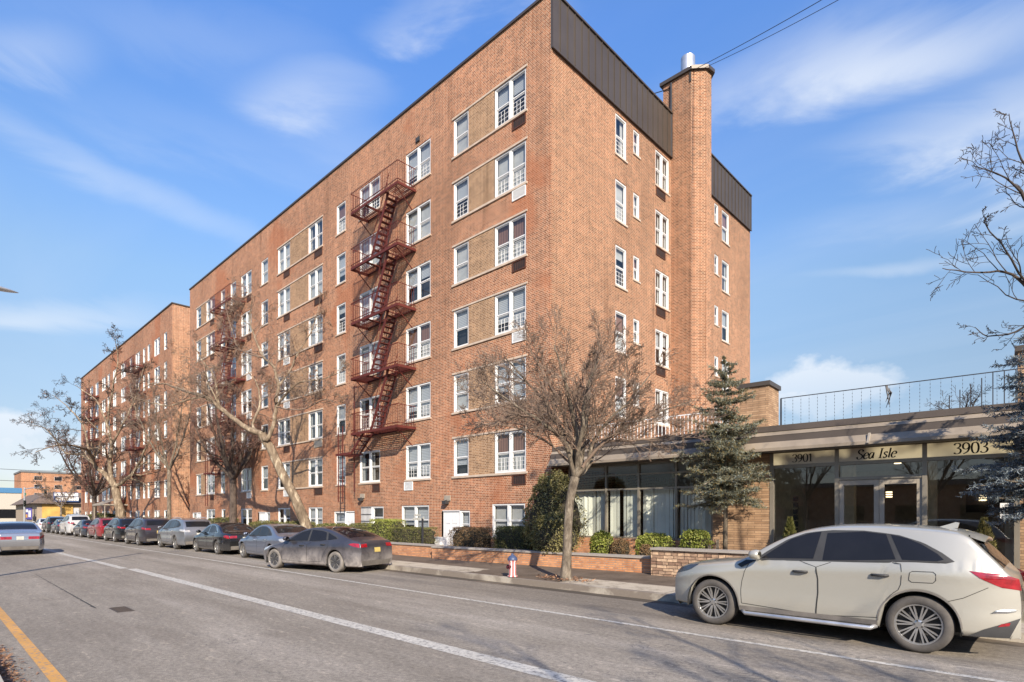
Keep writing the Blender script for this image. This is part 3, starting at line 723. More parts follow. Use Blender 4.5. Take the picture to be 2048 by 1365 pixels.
# interior
it=MB(); it.box(.1,.3,.2,UR-.1,9,.25,1); it.box(.1,8.9,.25,UR-.1,9,3.55,0); it.box(.1,.3,3.55,UR-.1,9,3.577,2)
it.box(lw[-1]+.3,1.2,.25,lw[-1]+.5,8.9,3.55,2)
for uu in (e[0]+1.0,e[2]-.4,e[3]-.2): it.box(uu,4.0,.25,uu+.35,4.4,3.55,2)
it.box(e[0]+.2,5,.25,e[0]+1.2,5.6,1.3,0); it.box(e[2]+.6,5,1.9,e[2]+1.9,5.1,2.7,3)
it.build('lobby_interior',[simple('lobby_back_wall',(.42,.38,.33),.8),simple('lobby_floor',(.4,.36,.32),.4),simple('lobby_plaster',(.62,.60,.55),.8),M['black']],lob)
fr=MB(); u=e[0]+.25
for k in range(7): fr.box(u,1.15,1.1+k*.19,u+.13,1.2,1.24+k*.19)
fr.build('wall_frames',M['trim'],lob)
li=MB()
for (uu,yy,zz_) in ((e[0]+2.2,4.9,2.55),(e[2]+1.0,4.95,2.4),(e[1]+1.0,3,3.5),(e[2]+.7,2.2,3.5)):
    for k in range(3): li.lathe([(.0,0),(.09,0),(.09,.04),(.0,.04)],(uu,yy,zz_-k*.075),'z',12)
li.build('ceiling_lamp',M['lamp_on'],lob)
# sign panels with lettering drawn by a broad-nib stroke
def nib(mb,strokes,ox,oz,s,y,italic=0,thin=.055,thick=.155,nibang=0):
    for st in strokes:
        pts=st
        # smooth the polyline
        if len(pts)>2 and st[0]!='L':
            P=[Vector((p[0],p[1],0)) for p in pts]; out=[]
            for i in range(len(P)-1):
                p0=P[max(i-1,0)];p1=P[i];p2=P[i+1];p3=P[min(i+2,len(P)-1)]
                for k in range(6):
                    t=k/6.; out.append(.5*((2*p1)+(p2-p0)*t+(2*p0-5*p1+4*p2-p3)*t*t+(3*p1-p0-3*p2+p3)*t**3))
            out.append(P[-1]); pts=[(q.x,q.y) for q in out]
        elif st[0]=='L': pts=st[1:]
        L=[];Rr=[]
        for i,(x,z) in enumerate(pts):
            a=pts[max(i-1,0)]; b=pts[min(i+1,len(pts)-1)]
            dx,dz=b[0]-a[0],b[1]-a[1]; n=math.hypot(dx,dz) or 1; dx/=n; dz/=n
            w=(thin+(thick-thin)*abs(dz)**1.3)/2
            L.append((x-dz*w,z+dx*w)); Rr.append((x+dz*w,z-dx*w))
        for i in range(len(pts)-1):
            q=[L[i],L[i+1],Rr[i+1],Rr[i]]
            mb.face([(ox+(x+italic*z)*s,y,oz+z*s) for x,z in q])
GL={'3':(.62,[[(.06,.82),(.13,.95),(.30,1.0),(.47,.92),(.50,.77),(.42,.62),(.24,.54)],[(.24,.54),(.45,.47),(.54,.28),(.44,.07),(.25,0),(.10,.05),(.05,.14)]]),
'9':(.64,[[(.53,.68),(.50,.86),(.31,1.0),(.12,.88),(.07,.68),(.12,.49),(.29,.40),(.46,.49),(.54,.66)],[(.55,.72),(.52,.42),(.38,.15),(.10,-.02)]]),
'0':(.66,[[(.32,1.0),(.14,.88),(.07,.5),(.14,.12),(.32,0),(.50,.12),(.57,.5),(.50,.88),(.32,1.0)]]),
'1':(.50,[['L',(.27,.97),(.27,.03)],['L',(.08,.86),(.28,.98)],['L',(.09,.015),(.45,.015)]]),
'S':(.60,[[(.50,.78),(.45,.94),(.28,1.0),(.12,.92),(.09,.76),(.20,.60),(.38,.48),(.52,.33),(.50,.12),(.30,0),(.12,.05),(.05,.24)]]),
'e':(.50,[[(.08,.34),(.42,.38),(.41,.56),(.27,.64),(.11,.50),(.06,.28),(.13,.07),(.27,.0),(.44,.12)]]),
'a':(.54,[[(.40,.60),(.20,.62),(.07,.42),(.06,.16),(.18,0),(.32,.14),(.42,.42)],['L',(.42,.62),(.42,.10),(.50,.02)]]),
'I':(.42,[['L',(.2,.98),(.2,.02)],['L',(.05,.985),(.35,.985)],['L',(.05,.015),(.35,.015)]]),
's':(.42,[[(.34,.50),(.24,.63),(.10,.56),(.12,.40),(.28,.28),(.32,.12),(.18,0),(.04,.12)]]),
'l':(.26,[['L',(.12,1.0),(.12,.06),(.2,.015)],['L',(.03,.985),(.13,.985)]]),' ':(.34,[])}
def lettering(txt,parent,xc,z,s,y,italic=0):
    tot=sum(GL[c][0] for c in txt)*s; x=xc-tot/2; mb=MB()
    for c in txt:
        nib(mb,GL[c][1],x,z,s,y,italic); x+=GL[c][0]*s
    mb.build('sign_lettering',M['black'],parent)
sg=NT('backlit_sign_panel'); v=sg.obj(); e2=sg.n('ShaderNodeEmission'); 
n=sg.noise(sg.map(v,(1,1,1)),1.1,2); 
pz=sg.n('ShaderNodeBsdfPrincipled'); pz.inputs['Base Color'].default_value=(.52,.46,.36,1); pz.inputs['Roughness'].default_value=.35
sg.l(sg.ramp(n,[(.40,(.0,.0,.0)),(.62,(.85,.68,.38))]),pz.inputs['Emission Color']); pz.inputs['Emission Strength'].default_value=.30; sg.l(pz.outputs[0],sg.out.inputs[0])
for k,(a,b,txt,px,s,ital) in enumerate(((e[0],e[1],'3901',1606,.215,0),(e[1],e[2],'Sea Isle',1752,.245,.22),(e[2],e[3],'3903',1942,.255,0))):
    p=MB(); p.box(a+.05,-.07,zs0+.002,b-.05,-.02,zs1-.002); po=p.build('sign_panel',sg.mat,lob)
    lettering(txt,po,LU(px,0)[0],(zs0+zs1)/2-s*.5,s,-.073,ital)
no=MB(); un=LU(2014,0)[0]; no.box(un-.12,-.02,1.75,un+.12,-.01,2.1,0)
for k in range(5): no.box(un-.08,-.024,1.8+k*.05,un+.08,-.021,1.815+k*.05,1)
no.box(un-.03,-.024,2.04,un+.03,-.021,2.07,1); no.build('notice',[M['white'],M['black']],lob)
# roof piers and railing
def lpier(px0,px1,y0,y1,zt_):
    a=LU(px0,y0)[0]; b=LU(px1,y0)[0]
    p=MB(); p.box(a,y0,4.2,b,y1,zt_); po=p.build('roof_pier',M['tan_brick'],lob)
    c=MB(); c.box(a-.06,y0-.06,zt_,b+.06,y1+.06,zt_+.14); c.build('pier_cap',M['parapet'],po)
lpier(1478,1537,1.9,3.0,6.0); lpier(2036,2110,1.9,2.9,5.95)
def lrail(ua,ub,y,z0,z1,mat,step,name='roof_railing'):
    r=MB(); r.bar((ua,y,z1),(ub,y,z1),.03); r.bar((ua,y,z0+.06),(ub,y,z0+.06),.025)
    n=max(1,int((ub-ua)/step))
    for i in range(n+1):
        u=ua+(ub-ua)*i/n; r.box(u-.009,y-.009,z0,u+.009,y+.009,z1)
    r.build(name,mat,lob)
lrail(.3,LU(1478,1.9)[0]-.1,.5,4.24,5.1,M['white'],.13)
ua=LU(1562,.9)[0]; ub=LU(2080,.9)[0]; ud=LU(1878,.9)[0]; z1=LZ(1562,797.5,.9)
r=MB(); r.bar((ua,.9,z1),(ub,.9,z1),.022); r.bar((ua,.9,4.36),(ub,.9,4.36),.018); r.box(ua-.02,.88,4.25,ua+.02,.92,z1); 
n=9
for i in range(n+1):
    u=ud+(ub-ud)*i/n; r.box(u-.011,.889,4.25,u+.011,.911,min(z1,4.3+.45+ (z1-4.75)*min(1,i/5.)))
r.build('roof_railing',M['dark_metal'],lob)
lt=MB(); n=26
for i in range(n):
    u=ua+(ub-ua)*(i+.5)/n
    for k in range(9): lt.box(u-.006,.894,4.42+k*.095+.02,u+.006,.906,4.42+k*.095+.05)
    lt.box(u-.0015,.8985,4.36,u+.0015,.9015,z1)
lt.build('string_lights',M['trim'],lob)
# ================================================================ ground
def ground_sheet(name,x0,y0,x1,y1,z,mat,sub=1):
    g=MB(); g.face([(x0,y0,z),(x1,y0,z),(x1,y1,z),(x0,y1,z)]); return tag(g.build(name,mat),kind='structure')
ground_sheet('ground',-1500,-1500,1500,1500,-.06,M['ground'])
KY=10.9
ground_sheet('road',-320,.62,80,KY,0,M['asphalt'])
ground_sheet('cross_road',-120,KY,-106,120,-.004,M['asphalt']); ground_sheet('cross_road',-120,-120,-106,.62,-.004,M['asphalt'])
k=MB(); k.box(-104,KY,-.05,80,KY+.17,.15); k.box(-320,KY,-.05,-122,KY+.17,.15); tag(k.build('kerb',M['kerb']),kind='structure')
k=MB(); k.box(-104,.44,-.05,80,.60,.15); tag(k.build('near_kerb',M['kerb']),kind='structure')
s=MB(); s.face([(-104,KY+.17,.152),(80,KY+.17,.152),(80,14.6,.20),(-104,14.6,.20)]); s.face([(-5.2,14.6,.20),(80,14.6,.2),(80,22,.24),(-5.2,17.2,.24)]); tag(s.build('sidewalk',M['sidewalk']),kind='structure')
s=MB(); s.face([(-104,-6,.154),(80,-6,.154),(80,.44,.154),(-104,.44,.154)]); tag(s.build('near_sidewalk',M['near_walk']),kind='structure')
s=MB(); 
for (xa,xb_,ya_,yb_) in ((-104,-60,13.85,13.85),(-60,-57,14.2,14.2),(-57,XonY(864,13.35),13.75,13.75),(XonY(864,13.35),XonY(1058,13.72),13.5,13.9),(XonY(1058,13.72),XonY(1302,14.15),13.9,14.32),(XonY(1302,14.15),-5.3,14.1,14.2)):
    s.face([(xa,ya_,.34),(xb_,yb_,.34),(xb_,18.2,.34),(xa,18.2,.34)]); 
tag(s.build('planting_bed',M['soil']),kind='structure')
def line(name,pts,w,mat,z=.004):
    m_=MB()
    for (a,b) in zip(pts,pts[1:]): m_.face([(a[0],a[1]-w/2,z),(b[0],b[1]-w/2,z),(b[0],b[1]+w/2,z),(a[0],a[1]+w/2,z)])
    return tag(m_.build(name,mat),kind='structure')
gs=MB()
for (a_,b_) in ((-104,-60),(-60,-20),(-20,80)): gs.face([(a_,KY-.34,.003),(b_,KY-.34,.003),(b_,KY,.003),(a_,KY,.003)])
tag(gs.build('gutter',M['gutter']),kind='structure')
line('parking_lane_line',[(-104,8.22),(40,8.22)],.11,M['white_line'])
line('wide_lane_line',[(-22.6,5.0),(40,4.98)],.28,M['white_line']); line('wide_lane_line',[(-60,4.62),(-31,4.72),(-27,4.83),(-22.9,4.86)],.24,M['white_line'])
line('yellow_edge_line',[(-104,1.07),(40,1.07)],.13,M['yellow_line'])
# ================================================================ cars
def chaikin(P,n=2):
    for _ in range(n):
        Q=[P[0]]
        for a,b in zip(P,P[1:]):
            Q.append((a[0]*.75+b[0]*.25,a[1]*.75+b[1]*.25)); Q.append((a[0]*.25+b[0]*.75,a[1]*.25+b[1]*.75))
        Q.append(P[-1]); P=Q
    return P
def lin(T,x):
    if x<=T[0][0]: return T[0][1]
    for a,b in zip(T,T[1:]):
        if x<=b[0]: return a[1]+(b[1]-a[1])*(x-a[0])/max(1e-9,b[0]-a[0])
    return T[-1][1]
class Car:
    def __init__(c,sp):
        c.__dict__.update(dict(hw=.92,zb=.24,wr=.34,ar=.40,crown=[(0,.03),(.6,.09),(1.2,.09),(2.2,.06),(4,.06),(5,.04)],af=.30,ar_=.22,xf=1.0,xr=.9,tum=.36,tw=.225)); c.__dict__.update(sp)
        P=chaikin(c.prof,3); 
        # resample
        S=[P[0]]; step=.045
        for a,b in zip(P,P[1:]):
            d=math.hypot(b[0]-a[0],b[1]-a[1]); n=max(1,int(d/step))
            for k in range(1,n+1): S.append((a[0]+(b[0]-a[0])*k/n,a[1]+(b[1]-a[1])*k/n))
        c.S=[p for i,p in enumerate(S) if i==0 or math.hypot(p[0]-S[i-1][0],p[1]-S[i-1][1])>1e-5]
    def top(c,x):
        # max silhouette height at x (for placing things on upper surfaces)
        best=0
        for a,b in zip(c.S,c.S[1:]):
            lo,hi=min(a[0],b[0]),max(a[0],b[0])
            if lo-1e-6<=x<=hi+1e-6:
                t=(x-a[0])/(b[0]-a[0]) if abs(b[0]-a[0])>1e-6 else .5
                best=max(best,a[1]+(b[1]-a[1])*t)
        return best
    def P(c,x):
        f=max(0,(c.xf-x)/c.xf)**2.6*c.af; r=max(0,(x-(c.L-c.xr))/c.xr)**2.6*c.ar_
        # flared arches
        fl=0
        for wx in c.wx: fl+=.022*math.exp(-((x-wx)/.42)**2)
        return c.hw*(1-f-r)-.02+fl*.9
    def side(c,x,z):
        b=lin(c.belt,x); y=c.P(x)
        if z<.5: y-=.07*((.5-z)/.3)**2*.8
        y+=.016*math.exp(-((z-(b-.13))/.06)**2)+.014/(1+math.exp((z-.60)/.025))
        if z>.62: y-=.035*min(1,(z-.62)/(b-.62))**2
        if z>b: y-=.01+c.tum*(z-b)+.12*(z-b)**2
        return max(.03,y)
    def zbot(c,x):
        z=c.zb
        for wx in c.wx:
            d=abs(x-wx)
            if d<c.ar: z=max(z,c.wr+math.sqrt(c.ar**2-d*d)*1.0)
        return z
    def build_body(c,mats,parent):
        mb=MB(); S=c.S; ns=len(S); NS=16; NT_=10
        for sg in (-1,1):
            G=[];U=[]
            for i,(x,z) in enumerate(S):
                a=S[max(i-1,0)];b=S[min(i+1,ns-1)]; hor=abs(b[0]-a[0])/max(1e-6,math.hypot(b[0]-a[0],b[1]-a[1]))
                cr=lin(c.crown,x)*max(.12,hor)
                zr=z-cr; zb=min(c.zbot(x),zr-.001) if zr>c.zb else zr
                row=[]
                for j in range(NS+1):
                    zz=zb+(zr-zb)*j/NS; row.append((x,sg*c.side(x,zz),zz))
                yr=abs(row[-1][1]); 
                for j in range(1,NT_+1):
                    v=math.cos(math.pi/2*j/NT_)
                    row.append((x,sg*yr*v,zr+cr*(1-v**2.6)**.5))
                G.append(row)
            mb.grid(G if sg>0 else [list(r) for r in G])
            # sill return
            for i in range(ns-1):
                a=G[i][0];b=G[i+1][0]
                mb.face([a,b,(b[0],b[1]-sg*.06,b[2]+.004),(a[0],a[1]-sg*.06,a[2]+.004)])
        o=mb.build('body',mats,parent,smooth=True,fix=False)
        # weld so the shading is continuous
        import bmesh
        bm=bmesh.new(); bm.from_mesh(o.data); bmesh.ops.remove_doubles(bm,verts=bm.verts,dist=.0006); bmesh.ops.recalc_face_normals(bm,faces=bm.faces); bm.to_mesh(o.data); bm.free()
        return o
    def panel(c,poly,off=.004,nz=14,nx=18,sg=-1):
        """polygon in (x,z) projected on the side surface"""
        zs=[p[1] for p in poly]; z0,z1=min(zs)+1e-4,max(zs)-1e-4; G=[]
        for i in range(nz+1):
            f=i/nz; z=z0+(z1-z0)*f; xs=[]
            for a,b in zip(poly,poly[1:]+poly[:1]):
                if (a[1]-z)*(b[1]-z)<=0 and abs(a[1]-b[1])>1e-9: xs.append(a[0]+(b[0]-a[0])*(z-a[1])/(b[1]-a[1]))
            if len(xs)<2: continue
            xa,xb=min(xs),max(xs)
            G.append([(xa+(xb-xa)*j/nx, sg*(c.side(xa+(xb-xa)*j/nx,z)+off), z) for j in range(nx+1)])
        return G
    def strip(c,pts,w=.012,off=.003,sg=-1):
        """thin line on the side surface"""
        mb=[]; Q=[]
        for a,b in zip(pts,pts[1:]):
            n=max(1,int(math.hypot(b[0]-a[0],b[1]-a[1])/.05))
            for k in range(n): Q.append((a[0]+(b[0]-a[0])*k/n,a[1]+(b[1]-a[1])*k/n))
        Q.append(pts[-1]); L=[];Rr=[]
        for i,(x,z) in enumerate(Q):
            a=Q[max(i-1,0)];b=Q[min(i+1,len(Q)-1)]; dx,dz=b[0]-a[0],b[1]-a[1]; n=math.hypot(dx,dz) or 1
            nx_,nz_=-dz/n*w/2,dx/n*w/2
            L.append((x+nx_,sg*(c.side(x+nx_,z+nz_)+off),z+nz_)); Rr.append((x-nx_,sg*(c.side(x-nx_,z-nz_)+off),z-nz_))
        return [L,Rr]
    def tpanel(c,s0,s1,vf,off=.005,n=14,m=14):
        """patch on the top/tail surface between two profile stations (x,z) ; vf(f)->(v0,v1) fraction of the half width"""
        def near(p): return min(range(len(c.S)),key=lambda i:math.hypot(c.S[i][0]-p[0],c.S[i][1]-p[1]))
        i0,i1=near(s0),near(s1)
        if i0>i1: i0,i1=i1,i0
        G=[]
        for k in range(n+1):
            q=i0+(i1-i0)*k/n; i=int(q); fr=q-i; i2=min(i+1,len(c.S)-1)
            x=c.S[i][0]*(1-fr)+c.S[i2][0]*fr; z=c.S[i][1]*(1-fr)+c.S[i2][1]*fr
            a=c.S[max(i-1,0)];b=c.S[min(i+2,len(c.S)-1)]; L=math.hypot(b[0]-a[0],b[1]-a[1]) or 1
            tx,tz=(b[0]-a[0])/L,(b[1]-a[1])/L; nx_,nz_=-tz,tx
            cr=lin(c.crown,x)*max(.12,abs(tx)); zr=z-cr; yr=c.side(x,zr); v0,v1=vf(k/n); row=[]
            for j in range(m+1):
                v=v0+(v1-v0)*j/m; row.append((x+nx_*off, yr*v, zr+cr*(1-abs(v)**2.6)**.5+nz_*off if abs(v)<1 else zr+nz_*off))
            G.append(row)
        return G
WHC={}
def wheel_meshes(style,r,tw,dirty):
    key=(style,round(r,3),dirty)
    if key in WHC: return WHC[key]
    t=MB(); ri=r*.71
    prof=[(ri,.0),(ri+.01,-.012),(r-.035,-.006),(r-.008,.018),(r,.05),(r,tw-.05),(r-.008,tw-.018),(r-.035,tw),(ri,tw)]
    t.lathe(prof,(0,0,0),'y',48); tm=t.mesh('tyre',M['tyre_dirty'] if dirty else M['tyre'],smooth=True)
    w=MB(); w.lathe([(ri,.0),(ri,.10)],(0,0,0),'y',40,0); w.lathe([(ri+.002,.002),(ri-.018,.004),(ri-.022,.03)],(0,0,0),'y',40,0)
    w.lathe([(ri-.01,.11),(.001,.11)],(0,0,0),'y',32,1)
    def spoke(a,r0,r1,w0,w1,y0,y1,m=0,th=.03):
        ca,sa=math.cos(a),math.sin(a)
        def T(rr,s,y): return (rr*ca-s*sa,y,rr*sa+s*ca)
        n=w.vs([T(r0,-w0,y0),T(r0,w0,y0),T(r1,w1,y1),T(r1,-w1,y1),T(r0,-w0,y0+th),T(r0,w0,y0+th),T(r1,w1,y1+th),T(r1,-w1,y1+th)])
        for q in ((0,1,2,3),(0,4,5,1),(1,5,6,2),(3,2,6,7),(0,3,7,4)): w.f.append(tuple(n+i for i in q)); w.m.append(m)
    if style=='multi':
        for k in range(10):
            a=2*math.pi*k/10
            spoke(a-.10,.055,ri-.012,.010,.009,.03,.018); spoke(a+.10,.055,ri-.012,.010,.009,.03,.018)
            # cross struts
            c0,s0=math.cos(a),math.sin(a)
        w.lathe([(.0,.022),(.035,.022),(.062,.032),(.07,.06)],(0,0,0),'y',20,0)
        for k in range(5):
            a=2*math.pi*(k+.5)/5; w.lathe([(.0,.018),(.011,.018),(.011,.04)],(.048*math.cos(a),0,.048*math.sin(a)),'y',8,1)
    elif style=='aero':
        w.lathe([(.0,.012),(.05,.012),(.06,.02)],(0,0,0),'y',20,1)
        w.lathe([(.06,.03),(ri-.02,.035)],(0,0,0),'y',32,1)
        for k in range(5):
            a=2*math.pi*k/5; spoke(a,.05,ri-.02,.018,.062,.012,.010,2); spoke(a+.48,.07,ri-.03,.004,.012,.02,.018,0)
    else:
        ns={'five':5,'seven':7,'ten':10}.get(style,5)
        for k in range(ns):
            a=2*math.pi*k/ns; ww=.32/ns; spoke(a,.03,ri-.012,ww*.7,ww*.5,.028,.016)
            if ns==5: spoke(a,.10,ri-.012,.003,.02,.016,.012,1,.02)
        w.lathe([(.0,.018),(.03,.018),(.055,.03),(.06,.06)],(0,0,0),'y',20,0)
    wm=w.mesh('rim',[M['rim'],M['trim'],M['rim_dark']],smooth=False)
    WHC[key]=(tm,wm); return WHC[key]
def fins(c,root,sp):
    hw=c.hw
    for wx in c.wx:
        for sg in (-1,1):
            tm,wm=wheel_meshes(sp.get('wheel','five'),c.wr,c.tw,sp.get('dirty',False))
            y=c.P(wx)-.035
            o=bpy.data.objects.new('wheel',tm); C.objects.link(o); o.parent=root; o.location=(wx,sg*y,c.wr)
            if sg>0: o.rotation_euler=(0,0,R(180))
            ri=bpy.data.objects.new('rim',wm); C.objects.link(ri); ri.parent=o
    u=MB()   # wells and floor pan
    for wx in c.wx:
        for sg in (-1,1):
            y1=c.P(wx)-.03; y0=y1-.34; n=18
            A=[(wx+math.cos(math.pi*k/n)*(c.ar+.004),c.wr+math.sin(math.pi*k/n)*(c.ar+.004)) for k in range(n+1)]
            A=[(wx+c.ar+.004,c.zb-.02)]+A+[(wx-c.ar-.004,c.zb-.02)]
            for a,b in zip(A,A[1:]): u.face([(a[0],sg*y1,a[1]),(b[0],sg*y1,b[1]),(b[0],sg*y0,b[1]),(a[0],sg*y0,a[1])])
            u.face([(p[0],sg*y0,p[1]) for p in A])
    e0,e1=.25,c.L-.2
    u.box(c.wx[0]+c.ar,-hw+.1,c.zb+.0,c.wx[1]-c.ar,hw-.1,c.zb+.2); u.box(e0,-hw*.62,c.zb+.02,c.wx[0]+c.ar,hw*.62,c.zb+.2); u.box(c.wx[1]-c.ar,-hw*.62,c.zb+.02,e1,hw*.62,c.zb+.2)
    u.build('underbody',M['seam'],root)
def make_car(name,sp,label,cat,group,loc,rz=0):
    c=Car(sp); root=empty(name,loc,rz); tag(root,label,cat,group)
    c.build_body([sp['paint']],root); fins(c,root,sp)
    sides=(-1,1)
    def gput(nm,Gs,mat,par=root,smooth=True):
        mb=MB()
        for G in Gs: mb.grid(G)
        return mb.build(nm,mat,par,smooth=smooth)
    # windscreen & rear window
    ws=sp['ws']; gput('windshield',[c.tpanel(ws[0],ws[1],lambda f:(-.90,.90))],M['car_glass'])
    rw=sp['rw']; gput('rear_window',[c.tpanel(rw[0],rw[1],lambda f:(-(.86-.02*f),.86-.02*f))],M['car_glass'])
    # window surround
    sur=chaikin(sp['dlo'],1)
    for sg in sides: gput('window_trim',[c.panel(sp['dlo'],.006,sg=sg,nz=18,nx=26)],sp.get('surround',M['trim']))
    for (dp,wp,hx,hz) in sp['doors']:
        for sg in sides:
            d=gput('door',[c.strip((lambda q:q+q[:1])(chaikin(dp,1)),.008,.0035,sg)],M['seam'])
            if wp: gput('side_window',[c.panel(wp,.0095,sg=sg)],M['car_glass'],d)
            y=c.side(hx,hz); h=MB(); 
            h.tube([(hx-.10,sg*(y+.002),hz),(hx-.06,sg*(y+.035),hz+.004),(hx+.06,sg*(y+.035),hz+.004),(hx+.10,sg*(y+.002),hz)],.018,8)
            h.build('door_handle',sp.get('hmat',sp['paint']),d,smooth=True)
    for wp in sp.get('quarter',[]):
        for sg in sides: gput('quarter_window',[c.panel(wp,.0095,sg=sg)],M['car_glass'])
    # lamps
    for sg in sides:
        gput('headlight',[c.panel(sp['head'],.006,sg=sg,nz=6,nx=12)],sp.get('hl',M['clear_lens']))
        tl=[c.panel(sp['tail'],.006,sg=sg,nz=8,nx=12)]
        tv=sp['tailv']; z0,z1,v0=tv
        def vf(f,sg=sg,v0=v0): return (sg*v0,sg*.985)
        tl.append(c.tpanel((sp['tx'],z1),(sp['tx'],z0),vf,.008,6,8))
        gput('taillight',tl,sp.get('tlm',M['red_lens']))
    # plate, bumper, grille
    pz=sp['plate']; G=c.tpanel((sp['tx'],pz+.075),(sp['tx'],pz-.075),lambda f:(-.19,.19),.016,2,4)
    gput('license_plate',[G],sp.get('pm',M['plate_pale']),smooth=False)
    pr=sp.get('pr',.12)
    gput('rear_bumper_recess',[c.tpanel((sp['tx'],pz+.11),(sp['tx'],pz-.11),lambda f:(-.3,.3),.006,3,6)],sp['paint'])
    gput('grille',[c.tpanel((0.02,sp.get('gz',.72)),(0.02,sp.get('gz',.72)-.28),lambda f:(-.5,.5),.008,4,8)],M['trim'])
    if 'lowtrim' in sp:
        z=sp['lowtrim']
        for sg in sides:
            gput('lower_cladding',[c.strip([(c.wx[0]+c.ar+.02,z),(c.wx[1]-c.ar-.02,z)],.07,.006,sg)],M['trim_grey'])
            for wx in c.wx:
                A=[(wx+math.cos(math.pi*k/20)*(c.ar+.016),c.wr+math.sin(math.pi*k/20)*(c.ar+.016)) for k in range(21)]
                gput('arch_trim',[c.strip(A,.035 if not sp.get('thinarch') else .018,.007,sg)],M['trim_grey'])
    # rear lower diffuser
    if not sp.get('nodiff'): gput('rear_diffuser',[c.tpanel((sp['tx']-.03,c.zb+.20),(sp['tx']-.1,c.zb+.01),lambda f:(-.9,.9),.01,4,12)],M['trim_grey'])
    # mirrors
    mx,mz=sp['mirror']
    for sg in sides:
        y=c.side(mx,mz); mb=MB()
        mb.bar((mx,sg*(y-.02),mz),(mx+.02,sg*(y+.10),mz+.04),.05,.03)
        P=[(mx-.05,0),(mx-.02,0)]
        prof=[(.012,-.085),(.055,-.07),(.075,-.03),(.078,.02),(.07,.07),(.055,.075)]
        base=len(mb.v); mb.lathe(prof,(mx+.02,sg*(y+.17),mz+.07),'x',16)
        for i in range(base,len(mb.v)):
            v=mb.v[i]; mb.v[i]=(v[0],sg*(y+.17)+(v[1]-sg*(y+.17))*1.35,v[2])
        mb.build('wing_mirror',[sp.get('mm',sp['paint'])],root,smooth=True)
    if sp.get('rails'):
        a,b=sp['rails']
        for sg in sides:
            r=MB(); pts=[]
            for k in range(9):
                x=a+(b-a)*k/8; pts.append((x,sg*(c.side(x,c.top(x)-.06)-.05),c.top(x)-.005+(.035 if 0<k<8 else 0)))
            r.tube(pts,.016,8); r.build('roof_rail',M['trim'] if sp['rails_m']=='b' else M['grey_metal'],root,smooth=True)
    if sp.get('board'):
        for sg in sides:
            b=MB(); a0,a1=c.wx[0]+c.ar+.06,c.wx[1]-c.ar-.04; y=c.hw+.015
            b.tube([(a0,sg*(y-.06),.30),(a0+.06,sg*y,.27),(a1-.06,sg*y,.27),(a1,sg*(y-.06),.30)],.032,10); b.build('running_board',M['grey_metal'],root,smooth=True)
    if sp.get('fin'):
        x=sp['fin']; z=c.top(x); f=MB()
        f.tube([(x-.10,0,z-.01),(x-.02,0,z+.03),(x+.05,0,z+.075),(x+.11,0,z+.065),(x+.12,0,z-.01)],[.012,.02,.022,.018,.012],8); f.build('antenna_fin',sp['paint'],root,smooth=True)
    return c,root
def SUV(L=4.65,h=1.68,wb=2.70,fo=.92,hw=.92,wr=.35,tail='round'):
    """generic crossover scaled to length"""
    k=L/4.65; f=lambda *p:[(a*k,b*h/1.68) for a,b in p]
    sp=dict(L=L,hw=hw,wr=wr,ar=wr+.065,wx=(fo,fo+wb),
      prof=f((.06,.28),(.02,.42),(.0,.62),(.04,.84),(.18,.96),(.7,1.04),(1.22,1.12),(1.55,1.34),(1.92,1.60),(2.4,1.67),(3.2,1.66),(4.0,1.60),(4.28,1.52),(4.50,1.22),(4.58,1.05),(4.62,.92),(4.65,.70),(4.64,.52),(4.58,.28)),
      belt=f((0,.86),(.6,.94),(1.3,1.02),(4.65,1.12)),
      dlo=f((1.42,1.06),(1.62,1.22),(1.98,1.47),(2.3,1.545),(3.2,1.55),(3.75,1.50),(4.12,1.37),(4.22,1.27),(4.02,1.16),(2.6,1.09)),
      doors=[(f((1.30,.40),(1.27,.75),(1.38,1.05),(2.36,1.08),(2.40,.75),(2.36,.36)),f((1.50,1.09),(1.70,1.24),(2.02,1.45),(2.32,1.525),(2.40,1.53),(2.36,1.10)),2.16*k,.92*h/1.68),
             (f((2.37,.36),(2.41,.75),(2.37,1.08),(3.42,1.14),(3.40,.95),(3.20,.74),(3.12,.44)),f((2.46,1.11),(2.49,1.53),(3.2,1.53),(3.34,1.515),(3.40,1.16)),3.16*k,.97*h/1.68)],
      quarter=[f((3.47,1.17),(3.41,1.50),(3.72,1.475),(4.06,1.35),(4.12,1.28),(3.98,1.19))],
      head=f((.06,.74),(.20,.92),(.66,.99),(.42,.83)), tail=f((4.60,.93),(4.57,1.05),(4.34,1.08),(4.22,1.04),(4.38,.96)),
      tailv=(.93*h/1.68,1.04*h/1.68,.62),tx=4.62*k,ws=(f((1.26,1.14))[0],f((1.92,1.61))[0]),rw=(f((4.30,1.48))[0],f((4.50,1.20))[0]),
      plate=.80*h/1.68,mirror=(1.50*k,1.06*h/1.68),rails=(2.1*k,3.9*k),rails_m='b',lowtrim=.30,gz=.78)
    return sp
